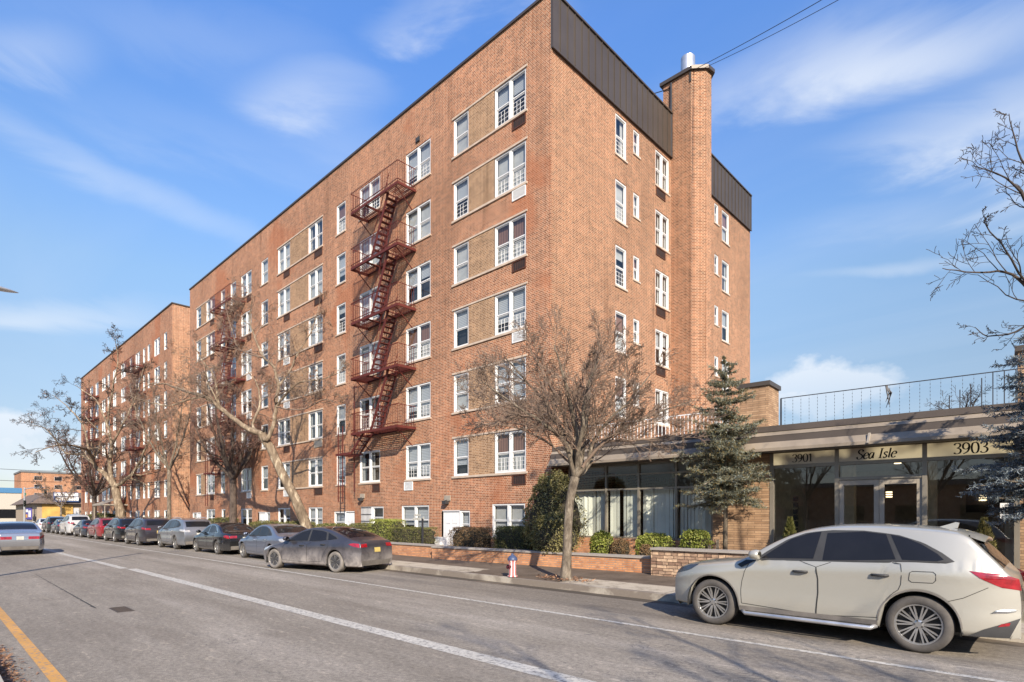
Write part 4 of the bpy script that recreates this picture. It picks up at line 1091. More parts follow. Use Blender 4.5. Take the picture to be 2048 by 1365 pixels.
def SEDAN(L=4.80,h=1.45,wb=2.80,fo=.92,hw=.91,wr=.325):
    k=L/4.80; q=h/1.45; f=lambda *p:[(a*k,b*q) for a,b in p]
    return dict(L=L,hw=hw,wr=wr,ar=wr+.055,wx=(fo,fo+wb),zb=.20,
      prof=f((.06,.24),(.02,.36),(.0,.52),(.05,.66),(.2,.75),(.7,.84),(1.25,.93),(1.65,1.16),(2.05,1.38),(2.5,1.44),(3.0,1.43),(3.5,1.33),(3.95,1.12),(4.25,1.01),(4.55,1.00),(4.74,.96),(4.78,.80),(4.80,.60),(4.77,.42),(4.70,.24)),
      belt=f((0,.68),(.7,.78),(1.3,.86),(2.6,.91),(4.2,.95),(4.8,.92)),
      dlo=f((1.50,.93),(1.72,1.08),(2.12,1.28),(2.45,1.345),(2.9,1.345),(3.35,1.25),(3.72,1.08),(3.80,1.00),(2.6,.95)),
      doors=[(f((1.36,.34),(1.34,.62),(1.46,.90),(2.45,.94),(2.48,.62),(2.44,.30)),f((1.58,.955),(1.78,1.09),(2.14,1.26),(2.45,1.325),(2.44,.965)),2.24*k,.80*q),
             (f((2.45,.30),(2.49,.62),(2.46,.94),(3.48,.98),(3.44,.80),(3.26,.62),(3.16,.34)),f((2.51,.968),(2.52,1.325),(2.9,1.325),(3.18,1.27),(3.42,1.14),(3.40,.99)),3.22*k,.84*q)],
      quarter=[f((3.46,1.0),(3.47,1.14),(3.66,1.04),(3.68,1.01))],
      head=f((.08,.56),(.24,.70),(.74,.80),(.5,.66)), tail=f((4.77,.73),(4.74,.87),(4.54,.90),(4.38,.87),(4.5,.78)),
      tailv=(.75*q,.87*q,.55),tx=4.79*k,ws=(f((1.28,.95))[0],f((2.02,1.37))[0]),rw=(f((3.36,1.38))[0],f((3.98,1.10))[0]),
      plate=.74*q,mirror=(1.60*k,.95*q),gz=.62,crown=[(0,.03),(.6,.08),(1.3,.08),(2.2,.05),(3.8,.05),(4.8,.03)],
      surround=M['trim'])
G_PARK='cars parked along the kerb'
# ---- the big champagne SUV
mdx=dict(L=4.72,hw=.965,wr=.385,ar=.445,wx=(.97,3.80),zb=.30,tum=.30,xf=1.1,xr=.95,af=.30,ar_=.26,wheel='multi',
  prof=[(.10,.26),(.03,.36),(.0,.58),(.02,.78),(.10,.92),(.30,1.0),(.80,1.07),(1.30,1.13),(1.52,1.22),(1.90,1.46),(2.25,1.63),(2.65,1.70),(3.10,1.715),(3.6,1.70),(4.05,1.66),(4.22,1.62),(4.34,1.46),(4.52,1.23),(4.60,1.12),(4.68,1.03),(4.71,.86),(4.72,.64),(4.70,.46),(4.62,.30)],
  belt=[(0,.84),(.5,.94),(1.4,1.06),(2.5,1.13),(3.6,1.18),(4.72,1.16)],
  dlo=[(1.62,1.12),(1.80,1.26),(2.08,1.45),(2.36,1.565),(2.7,1.605),(3.1,1.605),(3.5,1.56),(3.80,1.46),(4.00,1.34),(4.14,1.225),(4.05,1.20),(2.6,1.145)],
  doors=[([(1.44,.42),(1.42,.70),(1.50,1.0),(1.60,1.12),(2.50,1.15),(2.555,.80),(2.52,.36)],[(1.72,1.15),(1.90,1.29),(2.14,1.46),(2.40,1.555),(2.55,1.580),(2.47,1.16)],2.31,.98),
         ([(2.53,.36),(2.565,.80),(2.51,1.15),(3.56,1.21),(3.58,1.05),(3.565,.84),(3.47,.76),(3.39,.66),(3.33,.52),(3.31,.42)],[(2.60,1.165),(2.635,1.583),(3.1,1.59),(3.37,1.565),(3.51,1.215)],3.33,1.0)],
  quarter=[[(3.58,1.225),(3.43,1.555),(3.60,1.52),(3.78,1.44),(3.96,1.32),(4.04,1.235),(3.96,1.225)]],
  head=[(.06,.80),(.14,.90),(.46,.985),(.62,1.0),(.40,.88)],hl=M['dark_lens'],tail=[(4.72,.84),(4.70,.99),(4.52,1.045),(4.27,1.065),(4.38,.97),(4.55,.87)],
  tailv=(.84,1.0,.62),tx=4.71,ws=((1.42,1.19),(2.22,1.62)),rw=((4.25,1.57),(4.56,1.17)),plate=.80,mirror=(1.66,1.14),
  crown=[(0,.03),(.4,.09),(1.3,.10),(2.2,.07),(4.0,.07),(4.72,.04)],board=True,fin=3.95,lowtrim=.345,thinarch=True,nodiff=True,gz=.8,hmat=M['trim'],surround=M['trim'],
  paint=paint('champagne_car_paint',(.40,.385,.335),.32,.28,(.34,.31,.255),.30,.65))
def mxx(x): return .9*x if x<1.3 else (x-.13 if x<4.1 else x-.13+.05*(x-4.1)/.6)
def mpl(P): return [(mxx(p[0]),p[1]) for p in P]
for k_ in ('prof','belt','dlo','head','tail','ws','rw','crown'): mdx[k_]=mpl(mdx[k_])
mdx['ws']=tuple(mdx['ws']); mdx['rw']=tuple(mdx['rw'])
mdx['doors']=[(mpl(d),mpl(w),mxx(hx),hz) for d,w,hx,hz in mdx['doors']]; mdx['quarter']=[mpl(q_) for q_ in mdx['quarter']]
mdx['prof']=[(x,z-.015 if z>1.5 else z) for x,z in mdx['prof']]
mdx['tail']=[(x,z+.055) for x,z in mdx['tail']]; mdx['tailv']=(.895,1.05,.62)
mdx.update(L=mxx(4.72),wx=(.81,3.63),wr=.378,ar=.44,tx=mxx(4.71),mirror=(1.53,1.14),fin=None)
cm,rm=make_car('parked_car',mdx,'large champagne silver SUV parked in front of the lobby entrance, cropped by the right edge','car',G_PARK,(-4.96,10.08,0))
def cput(nm,G,mat,sm=True): x=MB(); x.grid(G); return x.build(nm,mat,rm,smooth=sm)
cput('fuel_flap',cm.strip(mpl([(3.66,.985),(3.67,1.06),(3.70,1.08),(3.92,1.085),(3.95,1.06),(3.95,.975),(3.92,.94),(3.69,.935),(3.66,.96),(3.66,.985)]),.008,.004),M['seam'])
cput('bumper_seam',cm.strip(mpl([(4.08,.72),(4.22,.775),(4.44,.92)]),.008,.004),M['seam'])
cput('exhaust_trim',cm.panel(mpl([(4.46,.60),(4.66,.62),(4.69,.66),(4.52,.655)]),.012,nz=4,nx=6),M['chrome'])
cput('bumper_cladding',cm.panel(mpl([(4.26,.305),(4.62,.305),(4.715,.56),(4.60,.50),(4.40,.40)]),.008,nz=8,nx=10),M['trim'])
cput('reflector',cm.panel(mpl([(4.52,.44),(4.62,.46),(4.63,.50),(4.56,.49)]),.014,nz=3,nx=4),M['red_lens'])
cput('door_sill_patch',cm.panel([(1.23,1.03),(1.30,.99),(1.42,1.06),(1.52,1.115),(1.36,1.115)],.014,nz=6,nx=8),M['car_glass'])
sp_=MB(); G0=[]
for k in range(13):
    y=-.66+1.32*k/12; z=1.575-.05*(abs(y)/.66)**2
    G0.append([(3.98,y*.98,z+.035),(4.13,y,z+.02),(4.29,y*.97,z-.045),(4.285,y*.96,z-.075),(4.10,y*.95,z-.05)])
sp_.grid(G0); sp_.build('spoiler',mdx['paint'],rm,smooth=True)
fn_=MB(); z0=cm.top(3.82)-.01
fp=[(3.70,0),(3.95,0),(3.97,.075),(3.93,.085),(3.84,.05)]
for sg in (-1,1): fn_.face([(x,sg*.022*(1-z/.12),z0+z) for x,z in fp])
for (a_,b_) in zip(fp,fp[1:]+fp[:1]): fn_.face([(a_[0],-.022*(1-a_[1]/.12),z0+a_[1]),(b_[0],-.022*(1-b_[1]/.12),z0+b_[1]),(b_[0],.022*(1-b_[1]/.12),z0+b_[1]),(a_[0],.022*(1-a_[1]/.12),z0+a_[1])])
fn_.build('antenna_fin',mdx['paint'],rm)
# ---- dirty grey fastback, nose angled out
tes=SEDAN(4.70,1.44,2.875,.86,.925,.335)
k=1
tes.update(prof=[(.06,.22),(.02,.34),(.0,.50),(.06,.62),(.25,.72),(.8,.84),(1.15,.91),(1.5,1.10),(1.95,1.33),(2.4,1.43),(2.8,1.44),(3.3,1.38),(3.8,1.25),(4.2,1.10),(4.45,1.03),(4.60,1.01),(4.66,.88),(4.70,.66),(4.67,.42),(4.58,.22)],
  dlo=[(1.42,.93),(1.70,1.12),(2.05,1.28),(2.45,1.355),(2.85,1.345),(3.3,1.27),(3.75,1.13),(3.86,1.06),(2.6,.96)],
  doors=[([(1.30,.32),(1.27,.62),(1.40,.90),(2.44,.94),(2.48,.62),(2.46,.28)],[(1.50,.955),(1.75,1.12),(2.08,1.265),(2.42,1.335),(2.44,.965)],2.22,.82),
         ([(2.46,.28),(2.49,.62),(2.45,.94),(3.40,1.0),(3.46,.84),(3.30,.66),(3.16,.34)],[(2.52,.968),(2.50,1.335),(2.85,1.325),(3.20,1.265),(3.30,1.01)],3.2,.87)],
  quarter=[[(3.38,1.02),(3.30,1.245),(3.70,1.12),(3.78,1.07)]],tail=[(4.64,.80),(4.61,.92),(4.42,.94),(4.26,.91),(4.46,.83)],tailv=(.82,.92,.62),tx=4.67,
  ws=((1.18,.94),(2.0,1.35)),rw=((2.95,1.43),(4.15,1.13)),plate=.72,wheel='aero',dirty=True,mirror=(1.55,.97),hmat=M['seam'],tum=.42,
  paint=paint('salt_streaked_grey_paint',(.030,.030,.042),.4,.75,(.33,.30,.28),.3,.85),tlm=M['red_lens'],pm=M['plate_yellow'])
ang=math.atan2(9.0-8.25,2.87)
make_car('parked_car',tes,'dirty dark grey fastback sedan caked in road salt, nose angled out from the kerb','car',G_PARK,(-20.35,9.05,0),ang)
P=lambda n,c_,**k_: paint(n,c_,**k_)
silv=SEDAN(4.75,1.47,2.75,.93); silv.update(wheel='seven',paint=P('pale_blue_silver_paint',(.20,.225,.29),metal=.7,dust=.12),surround=M['trim'],tlm=M['clear_lens'])
make_car('parked_car',silv,'pale blue silver sedan parked just ahead of the dirty grey fastback','car',G_PARK,(-26.0,10.45,0))
mb_=SEDAN(4.87,1.46,2.88,.85); mb_.update(wheel='five',paint=P('black_car_paint',(.010,.011,.014),metal=.2,dust=.06,rough=.18),tlm=M['tail_on'] if False else M['red_lens'],surround=M['chrome'])
make_car('parked_car',mb_,'glossy black sedan with a red tail lamp behind the silver SUV','car',G_PARK,(-31.75,10.42,0))
s1=SUV(4.75,1.68,2.72,1.0); s1.update(wheel='five',rails_m='g',paint=P('silver_suv_paint',(.30,.31,.33),metal=.75,dust=.1),tlm=M['clear_lens'])
make_car('parked_car',s1,'light silver SUV with clear tail lamps between the black sedan and a brown grey SUV','car',G_PARK,(-37.45,10.30,0))
s2=SUV(4.65,1.70,2.70); s2.update(wheel='five',paint=P('brown_grey_suv_paint',(.045,.04,.05),metal=.5,dust=.08),pm=M['plate_yellow'])
make_car('parked_car',s2,'dark brown grey SUV with a yellow number plate','car',G_PARK,(-43.2,9.95,0))
s3=SUV(4.6,1.68,2.68); s3.update(wheel='seven',paint=P('black_suv_paint',(.012,.014,.018),metal=.3,dust=.06,rough=.2))
make_car('parked_car',s3,'black SUV with red tail lamps parked next to the red SUV','car',G_PARK,(-49.2,9.98,0))
s4=SUV(4.5,1.64,2.62); s4.update(wheel='five',paint=P('bright_red_suv_paint',(.22,.014,.018),metal=.2,dust=.1))
make_car('parked_car',s4,'bright red SUV in the parked row','car',G_PARK,(-55.0,10.0,0))
s5=SEDAN(4.7,1.45,2.7); s5.update(wheel='five',paint=P('blue_black_paint',(.02,.028,.045),metal=.3,dust=.06))
make_car('parked_car',s5,'blue black sedan between the red SUV and the tall white SUV','car',G_PARK,(-60.7,10.0,0))
s6=SUV(4.9,1.90,2.9); s6.update(wheel='five',paint=P('white_suv_paint',(.42,.42,.42),metal=0,dust=.15))
make_car('parked_car',s6,'tall boxy white SUV with a roof rack, the tallest of the far parked cars','car',G_PARK,(-66.8,9.9,0))
for i,(x,sp,lb) in enumerate(((-72.6,s5,'dark sedan parked just beyond the tall white SUV'),(-78.4,s3,'black SUV second beyond the tall white SUV'))):
    make_car('parked_car',dict(sp),lb,'car',G_PARK,(x,10.0,0))
far=SEDAN(4.7,1.45,2.7); far.update(paint=P('white_sedan_paint',(.6,.6,.6),metal=0,dust=.1))
make_car('parked_car',far,'small white car at the far end of the parked row','car',G_PARK,(-84.4,10.0,0))
# ---- moving silver sedan seen from behind
cam=SEDAN(4.88,1.53,2.82,.95,.93,.345); cam.update(xr=.7,ar_=.26,wheel='seven',paint=P('silver_grey_sedan_paint',(.34,.35,.38),metal=.7,dust=.08,rough=.22),tail=[(4.86,.72),(4.84,.84),(4.60,.90),(4.42,.88),(4.60,.78)],tailv=(.72,.86,.42))
cc_,rc=make_car('moving_car',cam,'silver grey sedan driving away in the traffic lane at the left edge','car',None,(-38.6,3.20,0))
x=MB(); x.grid(cc_.tpanel((4.80,.74),(4.80,.71),lambda f:(-.42,.42),.012,2,8)); x.build('chrome_strip',M['chrome'],rc)
# far traffic
for i,(x,y,col,lb) in enumerate(((-128,1.8,(.55,.55,.55),'white car waiting beyond the junction, nearest the yellow line'),(-137,4.6,(.5,.03,.03),'red car beyond the junction'),(-150,1.9,(.5,.5,.52),'pale car furthest back in the traffic beyond the junction'),(-143,7.2,(.6,.6,.6),'white van-like car on the right lane beyond the junction'))):
    sp=SEDAN() if i%2==0 else SUV(); sp.update(paint=P('far_car_paint_%s'%('abcd'[i]),col,metal=.2,dust=.1))
    make_car('distant_car',sp,lb,'car','cars beyond the junction',(x,y+.9,0))
# ================================================================ garden walls
def wallrun(name,pts,th,z0,z1,mat,label,capo=.04):
    root=empty(name,(0,0,0)); tag(root,label,'wall')
    w=MB(); c=MB()
    for (a,b) in zip(pts,pts[1:]):
        w.prism([(a[0],a[1]),(b[0],b[1]),(b[0],b[1]+th),(a[0],a[1]+th)],z0,z1)
        c.prism([(a[0],a[1]-capo),(b[0],b[1]-capo),(b[0],b[1]+th+capo),(a[0],a[1]+th+capo)],z1,z1+.06)
    w.build('wall',mat,root,fix=True); c.build('capstone',M['cap'],root,fix=True)
    return root
xs=XonY(864,13.35); xe=XonY(1302,14.15)
wallrun('garden_wall',[(xs,13.35),(XonY(1058,13.72),13.72),(xe,14.15)],.3,.0,.60,M['wall_brick'],'low orange brick garden wall behind the hydrant')
wallrun('garden_wall',[(-57.0,13.5),(xs-.02,13.6)],.3,.0,.62,M['wall_brick'],'long low orange brick wall behind the parked cars')
wallrun('stone_wall',[(XonY(1302,13.8),13.8),(XonY(1302,13.8)+3.2,13.98)],.36,.0,.88,M['stone'],'low stacked ledge stone wall beside the front of the large SUV',.05)
wallrun('garden_wall',[(-99,13.6),(-60.5,13.6)],.3,.0,.62,M['wall_brick'],'low brick wall in front of the second apartment block')
# ================================================================ hydrant
hx,hy=W(1025,1153,15.3)[:2]
hyd=empty('fire_hydrant',(hx,hy,.17)); tag(hyd,'fire hydrant with red and white stripes and a blue bonnet on the sidewalk','fire hydrant')
t=NT('striped_hydrant_paint'); v=t.obj(); sp=t.n('ShaderNodeSeparateXYZ'); t.l(v,sp.inputs[0])
an=t.math('ARCTAN2',sp.outputs[1],sp.outputs[0]); st=t.math('GREATER_THAN',t.math('SINE',t.math('MULTIPLY',an,7)),0)
hm=t.pbr(t.mix(st,(.66,.62,.58),(.42,.07,.07)),.6)
b=MB(); b.lathe([(.135,0),(.135,.03),(.10,.035),(.098,.40),(.12,.41),(.12,.44),(.0,.44)],n=28); b.build('barrel',hm,hyd,smooth=False)
b=MB(); b.lathe([(.135,.44),(.14,.46),(.125,.50),(.09,.55),(.04,.575),(.03,.58),(.03,.62),(.0,.625)],n=28); b.build('bonnet',simple('blue_bonnet_paint',(.05,.07,.14),.45),hyd,smooth=True)
b=MB(); b.lathe([(.055,-.18),(.055,-.15),(.045,-.14),(.045,-.05)],(0,0,.27),'y',16); b.lathe([(.02,-.2),(.02,-.17)],(0,0,.27),'y',6); b.build('hose_cap',simple('maroon_cap_paint',(.09,.02,.03),.5),hyd)
b=MB(); b.lathe([(.06,-.18),(.06,-.14),(.05,-.13),(.05,-.05)],(0,0,.25),'x',16); b.build('hose_cap',simple('navy_cap_paint',(.03,.04,.08),.5),hyd)
# ================================================================ trees
def rot_about(d,ax,a): return (Matrix.Rotation(a,3,ax)@d)
def perp(d,rg):
    v=Vector((rg.gauss(0,1),rg.gauss(0,1),rg.gauss(0,1))); v-=d*v.dot(d)
    return v.normalized() if v.length>1e-5 else Vector((1,0,0))
class Tree:
    def __init__(s,seed,k=1.0): s.rg=random.Random(seed); s.br=[]; s.tips=[]; s.k=k
    def grow(s,p,d,L,r,lv,prm):
        rg=s.rg; n=prm['seg'][lv]; pts=[p.copy()]; rad=[r]; dirs=[]
        for i in range(n):
            d=(d+perp(d,rg)*rg.uniform(0,prm['wig'][lv])+Vector((0,0,1))*prm['up'][lv]).normalized()
            p=p+d*(L/n); pts.append(p.copy()); dirs.append(d.copy()); rad.append(max(prm['rmin'],r*(1-(1-prm['tap'])*(i+1)/n)))
        s.br.append((pts,rad,lv)); s.kids(pts,rad,dirs,L,lv,prm)
        if lv>=prm['lv']: s.tips.append((p,d))
    def kids(s,pts,rad,dirs,L,lv,prm,start=None,num=None,mul=1.0):
        if lv>=prm['lv']: return
        rg=s.rg; k=num or prm['n'][lv]; st=prm['start'][lv] if start is None else start; n=len(dirs)
        for i in range(k):
            f=st+(1-st)*(i+rg.random())/k; q=min(n-1e-3,f*n); j=int(q); fr=q-j
            p=pts[j].lerp(pts[j+1],fr); d=dirs[j]; r=rad[j]*(1-fr)+rad[j+1]*fr
            a=R(rg.uniform(*prm['ang'][lv])); nd=rot_about(d,perp(d,rg),a)
            s.grow(p,nd,L*prm['lr'][lv]*rg.uniform(.65,1.2)*(1.15-.5*f)*mul,min(r*.75,max(prm['rmin'],r*prm['rr'][lv])),lv+1,prm)
    def limb(s,nodes,radii,prm,num=10,start=.25,mul=1.0,L=None,lv=0):
        radii=[r_*s.k for r_ in radii]
        P=[Vector(q) for q in nodes]; pts=[];rad=[]
        for i in range(len(P)-1):
            p0=P[max(i-1,0)];p1=P[i];p2=P[i+1];p3=P[min(i+2,len(P)-1)]
            for k in range(4):
                t=k/4.; pts.append(.5*((2*p1)+(p2-p0)*t+(2*p0-5*p1+4*p2-p3)*t*t+(3*p1-p0-3*p2+p3)*t**3)+Vector((s.rg.gauss(0,1),s.rg.gauss(0,1),s.rg.gauss(0,1)))*.012*L_(p1,p2)); rad.append(radii[i]+(radii[i+1]-radii[i])*t)
        pts.append(P[-1]); rad.append(radii[-1]); pts[0]=P[0]
        s.br.append((pts,rad,0)); dirs=[(b-a).normalized() for a,b in zip(pts,pts[1:])]
        tot=sum((b-a).length for a,b in zip(pts,pts[1:]))
        if num: s.kids(pts,rad,dirs,L or tot,lv,prm,start,num,mul)
def L_(a,b): return (b-a).length
def tree_obj(name,label,base,T,trunk,tm,tw,group=None,bits=None,flare=1.6,lim=99):
    root=empty(name,base); tag(root,label,'tree',group); B=Vector(base)
    tb=MB(); P,rr=trunk; P=[Vector(p)-B for p in P]
    tb.tube(P,rr,14,cap=False)
    # thick limbs join the trunk object, thin ones the crown
    cb=MB()
    for pts,rad,lv in T.br:
        q=[p-B for p in pts]; n=9 if rad[0]>.06 else 6 if rad[0]>.025 else 4 if rad[0]>.010 else 3
        (tb if rad[0]>.05 else cb).tube(q,rad,n,0,cap=False)
    tb.build('trunk',tm,root,smooth=True)
    if bits:
        rg=random.Random(5)
        for (p,d) in T.tips:
            if rg.random()<bits:
                q=p-B-Vector((0,0,.05)); a=.035
                v=[q+Vector((rg.gauss(0,a),rg.gauss(0,a),rg.gauss(0,a))) for _ in range(4)]
                cb.face(v[:3],1); cb.face([v[1],v[2],v[3]],1)
    cb.build('crown',[tw,M['litter']],root,smooth=True)
    return root
pr_near=dict(lv=3,seg=[6,5,4,4],wig=[.2,.25,.3,.3],up=[.06,.05,.03,.02],n=[7,6,4],start=[.15,.2,.2],ang=[(22,45),(25,50),(30,60)],lr=[.6,.6,.6],rr=[.5,.55,.7],rmin=.006,tap=.35)
# near street tree (vase shaped)
prm=dict(lv=4,seg=[7,6,5,4,3],wig=[.16,.18,.22,.24,.24],up=[.05,.035,.015,.0,-.02],n=[8,6,5,3],start=[.12,.12,.15,.2],ang=[(18,42),(20,45),(22,50),(25,55)],lr=[.62,.66,.60,.6],rr=[.5,.5,.6,.7],rmin=.0052,tap=.3)
T=Tree(11); bx,by,bz=W(1132,1160,14.5); bz=.17
def q(px,py,dt=0): return Vector(W(px,py,14.5+dt))
fork=q(1150,955)
trunk=([Vector((bx,by,bz-.05)),Vector((bx+.0,by,bz+.10)),q(1134,1110),q(1136,1050),q(1140,1000),fork],[.21,.145,.116,.110,.108,.12])
for (nodes,rad) in (
   ([fork,q(1140,905,.05),q(1118,855,.1),q(1085,800,.3),q(1045,755,.3),q(1010,715,.2)],[.13,.10,.08,.06,.04,.018]),
   ([fork,q(1155,900,-.1),q(1150,850,-.2),q(1135,780,-.4),q(1120,730,-.5),q(1108,690,-.5)],[.13,.11,.09,.065,.04,.018]),
   ([fork,q(1165,900,.2),q(1172,850,.4),q(1180,780,.6),q(1190,735,.8),q(1200,690,.8)],[.12,.10,.08,.06,.04,.018]),
   ([fork,q(1175,925,-.1),q(1186,885,-.2),q(1215,845,-.4),q(1260,800,-.5),q(1300,750,-.6)],[.11,.085,.07,.055,.04,.018]),
   ([fork,q(1172,940,.2),q(1200,890,.6),q(1260,850,1.0),q(1330,820,1.3),q(1395,800,1.5)],[.10,.08,.065,.05,.03,.012]),
   ([fork,q(1130,890,-.3),q(1090,850,-.8),q(1045,820,-1.1),q(1000,790,-1.3),q(960,760,-1.4)],[.10,.08,.06,.045,.03,.012]),
   ([fork,q(1140,880,.4),q(1105,840,.9),q(1065,815,1.2),q(1015,800,1.4),q(965,800,1.6)],[.09,.07,.055,.04,.025,.012]),
   ([fork,q(1162,870,-.5),q(1170,800,-.9),q(1182,755,-1.2),q(1200,715,-1.4)],[.10,.075,.05,.035,.015]),
   ([q(1140,925,.1),q(1105,893,.2),q(1060,866,.1),q(1005,850,0),q(945,846,-.2)],[.07,.055,.04,.03,.012]),
   ([q(1160,930,.1),q(1125,880,.5),q(1080,845,.7),q(1030,835,.9),q(985,850,1.0)],[.07,.05,.04,.03,.012]),
   ([q(1165,935,-.1),q(1210,885,-.3),q(1265,882,-.4),q(1330,872,-.3),q(1385,858,-.1)],[.07,.05,.04,.03,.012]),
   ([q(1165,900,.2),q(1205,830,.1),q(1235,775,0),q(1260,715,-.1)],[.07,.05,.035,.012]),
   ([q(1150,900,.2),q(1120,810,.0),q(1085,745,-.2),q(1060,700,-.3)],[.07,.05,.035,.012]),
   ([q(1186,885,-.2),q(1230,870,-.5),q(1290,850,-.8),q(1340,840,-.9)],[.05,.04,.03,.012])):
    T.limb(nodes,[r_*.66 for r_ in rad],prm,num=10,start=.15,mul=.50)
tree_obj('street_tree','bare vase shaped street tree growing at the kerb beside the hydrant','%s'and(bx,by,bz),T,trunk,M['bark'],M['twig'])
pit=MB(); rg=random.Random(4)
for i in range(260):
    a=rg.random()*6.28; d=rg.uniform(.2,.75)**.8; x,y=bx+d*math.cos(a)*1.25,by+d*math.sin(a)*.45; z=.17+rg.random()*.05; s_=rg.uniform(.02,.05)
    v=[Vector((x+rg.gauss(0,s_),y+rg.gauss(0,s_),z+abs(rg.gauss(0,s_*.6)))) for _ in range(3)]; pit.face(v)
tag(pit.build('leaf_litter',M['litter']),'dry leaves round the foot of the street tree','leaf litter',kind='stuff')
# big leaning plane tree
pp=dict(lv=4,seg=[8,6,5,4,3],wig=[.45,.5,.5,.5,.45],up=[.03,.02,.01,.0,-.01],n=[9,7,5,3],start=[.2,.2,.2,.2],ang=[(30,65),(30,65),(30,70),(30,70)],lr=[.55,.55,.55,.6],rr=[.5,.5,.55,.7],rmin=.006,tap=.35)
T=Tree(21,.68)
b0=Vector(W(618,1068,30.2)); b0.z=.3
tr=[b0,Vector(W(612,1050,30.2)),Vector(W(590,996,30.1)),Vector(W(563,946,30)),Vector(W(541,896,29.9)),Vector(W(523,869,29.8))]
f0=tr[-1]
L1=[f0,Vector(W(491,855,29.9)),Vector(W(454,828,30.2)),Vector(W(436,812,30.4)),Vector(W(409,794,31)),Vector(W(378,785,31.8)),Vector(W(345,773,33)),Vector(W(310,768,34.5)),Vector(W(285,778,35.5))]
T.limb(L1,[.24,.2,.17,.15,.12,.1,.08,.05,.03],pp,num=13,start=.2,mul=.36)
T.limb([L1[3],Vector(W(434,778,30.8)),Vector(W(422,745,31.3)),Vector(W(400,715,32)),Vector(W(385,680,33))],[.12,.1,.07,.05,.02],pp,num=9,mul=.5)
T.limb([L1[4],Vector(W(375,800,30.6)),Vector(W(340,812,30.6)),Vector(W(300,805,31)),Vector(W(255,790,32))],[.09,.07,.055,.04,.018],pp,num=9,mul=.4)
L2=[f0,Vector(W(533,880,29.6)),Vector(W(547,850,29.6)),Vector(W(552,814,29.8)),Vector(W(556,775,30)),Vector(W(548,735,30.2)),Vector(W(527,715,30.6)),Vector(W(512,680,31)),Vector(W(500,640,31.4)),Vector(W(505,590,32))]
T.limb(L2,[.2,.18,.15,.13,.12,.1,.085,.07,.05,.02],pp,num=14,start=.3,mul=.40)
T.limb([L2[3],Vector(W(575,785,29.2)),Vector(W(600,765,28.8)),Vector(W(640,760,28.4)),Vector(W(680,745,28))],[.1,.08,.06,.04,.018],pp,num=9,mul=.5)
T.limb([L2[4],Vector(W(580,740,30.6)),Vector(W(600,700,31)),Vector(W(625,660,31.4)),Vector(W(640,600,32))],[.09,.075,.06,.04,.018],pp,num=10,mul=.45)
T.limb([L2[6],Vector(W(480,700,31.5)),Vector(W(460,650,32.3)),Vector(W(450,610,33))],[.07,.055,.04,.018],pp,num=8,mul=.5)
T.limb([f0,Vector(W(505,850,30.3)),Vector(W(520,810,31)),Vector(W(515,770,31.6)),Vector(W(490,740,32.2))],[.12,.1,.08,.06,.02],pp,num=9,mul=.45)
T.limb([Vector(W(552,814,29.8)),Vector(W(600,820,29)),Vector(W(650,800,28.4)),Vector(W(690,815,28))],[.07,.055,.04,.015],pp,num=8,mul=.45)
tree_obj('plane_tree','mottled pale plane tree leaning left behind the blue silver sedan',tuple(b0),T,(tr,[.33,.28,.25,.23,.22,.22]),M['plane_bark'],M['twig'],'plane trees along the street',bits=.10)
# second plane tree, far left
T=Tree(33,.62); D=54
b0=Vector(W(243,1040,D)); b0.z=.3
tr=[b0,Vector(W(240,1020,D)),Vector(W(234,998,D)),Vector(W(230,975,D))]; f0=tr[-1]
pf=dict(pp); pf.update(n=[8,6,5,3],rmin=.011)
for nodes,rad in (([f0,Vector(W(210,948,D)),Vector(W(191,934,D)),Vector(W(178,905,D-1)),Vector(W(160,895,D-3)),Vector(W(120,890,D-5)),Vector(W(70,905,D-7))],[.38,.32,.27,.22,.16,.1,.03]),
   ([Vector(W(191,934,D)),Vector(W(165,910,D+1)),Vector(W(130,905,D+2)),Vector(W(95,860,D+3)),Vector(W(60,850,D+3))],[.2,.16,.12,.08,.02]),
   ([Vector(W(178,905,D-1)),Vector(W(165,850,D)),Vector(W(140,820,D)),Vector(W(105,790,D))],[.16,.12,.08,.02]),
   ([f0,Vector(W(219,940,D)),Vector(W(222,896,D)),Vector(W(215,850,D+1)),Vector(W(190,800,D+2)),Vector(W(150,770,D+2))],[.34,.3,.24,.18,.1,.03]),
   ([Vector(W(222,896,D)),Vector(W(245,850,D-1)),Vector(W(270,800,D-1)),Vector(W(290,730,D-1))],[.18,.14,.1,.03]),
   ([f0,Vector(W(258,955,D-1)),Vector(W(275,930,D-2)),Vector(W(300,880,D-3)),Vector(W(330,830,D-4))],[.3,.24,.18,.12,.03]),
   ([Vector(W(215,850,D+1)),Vector(W(225,780,D)),Vector(W(235,720,D)),Vector(W(230,670,D))],[.16,.12,.08,.02])):
    T.limb(nodes,rad,pf,num=11,start=.2,mul=.42)
tree_obj('plane_tree','bare plane tree with forked pale trunk before the second block, branches reaching far left',tuple(b0),T,(tr,[.48,.38,.34,.34]),M['plane_bark'],M['twig_dark'],'plane trees along the street',bits=.12)
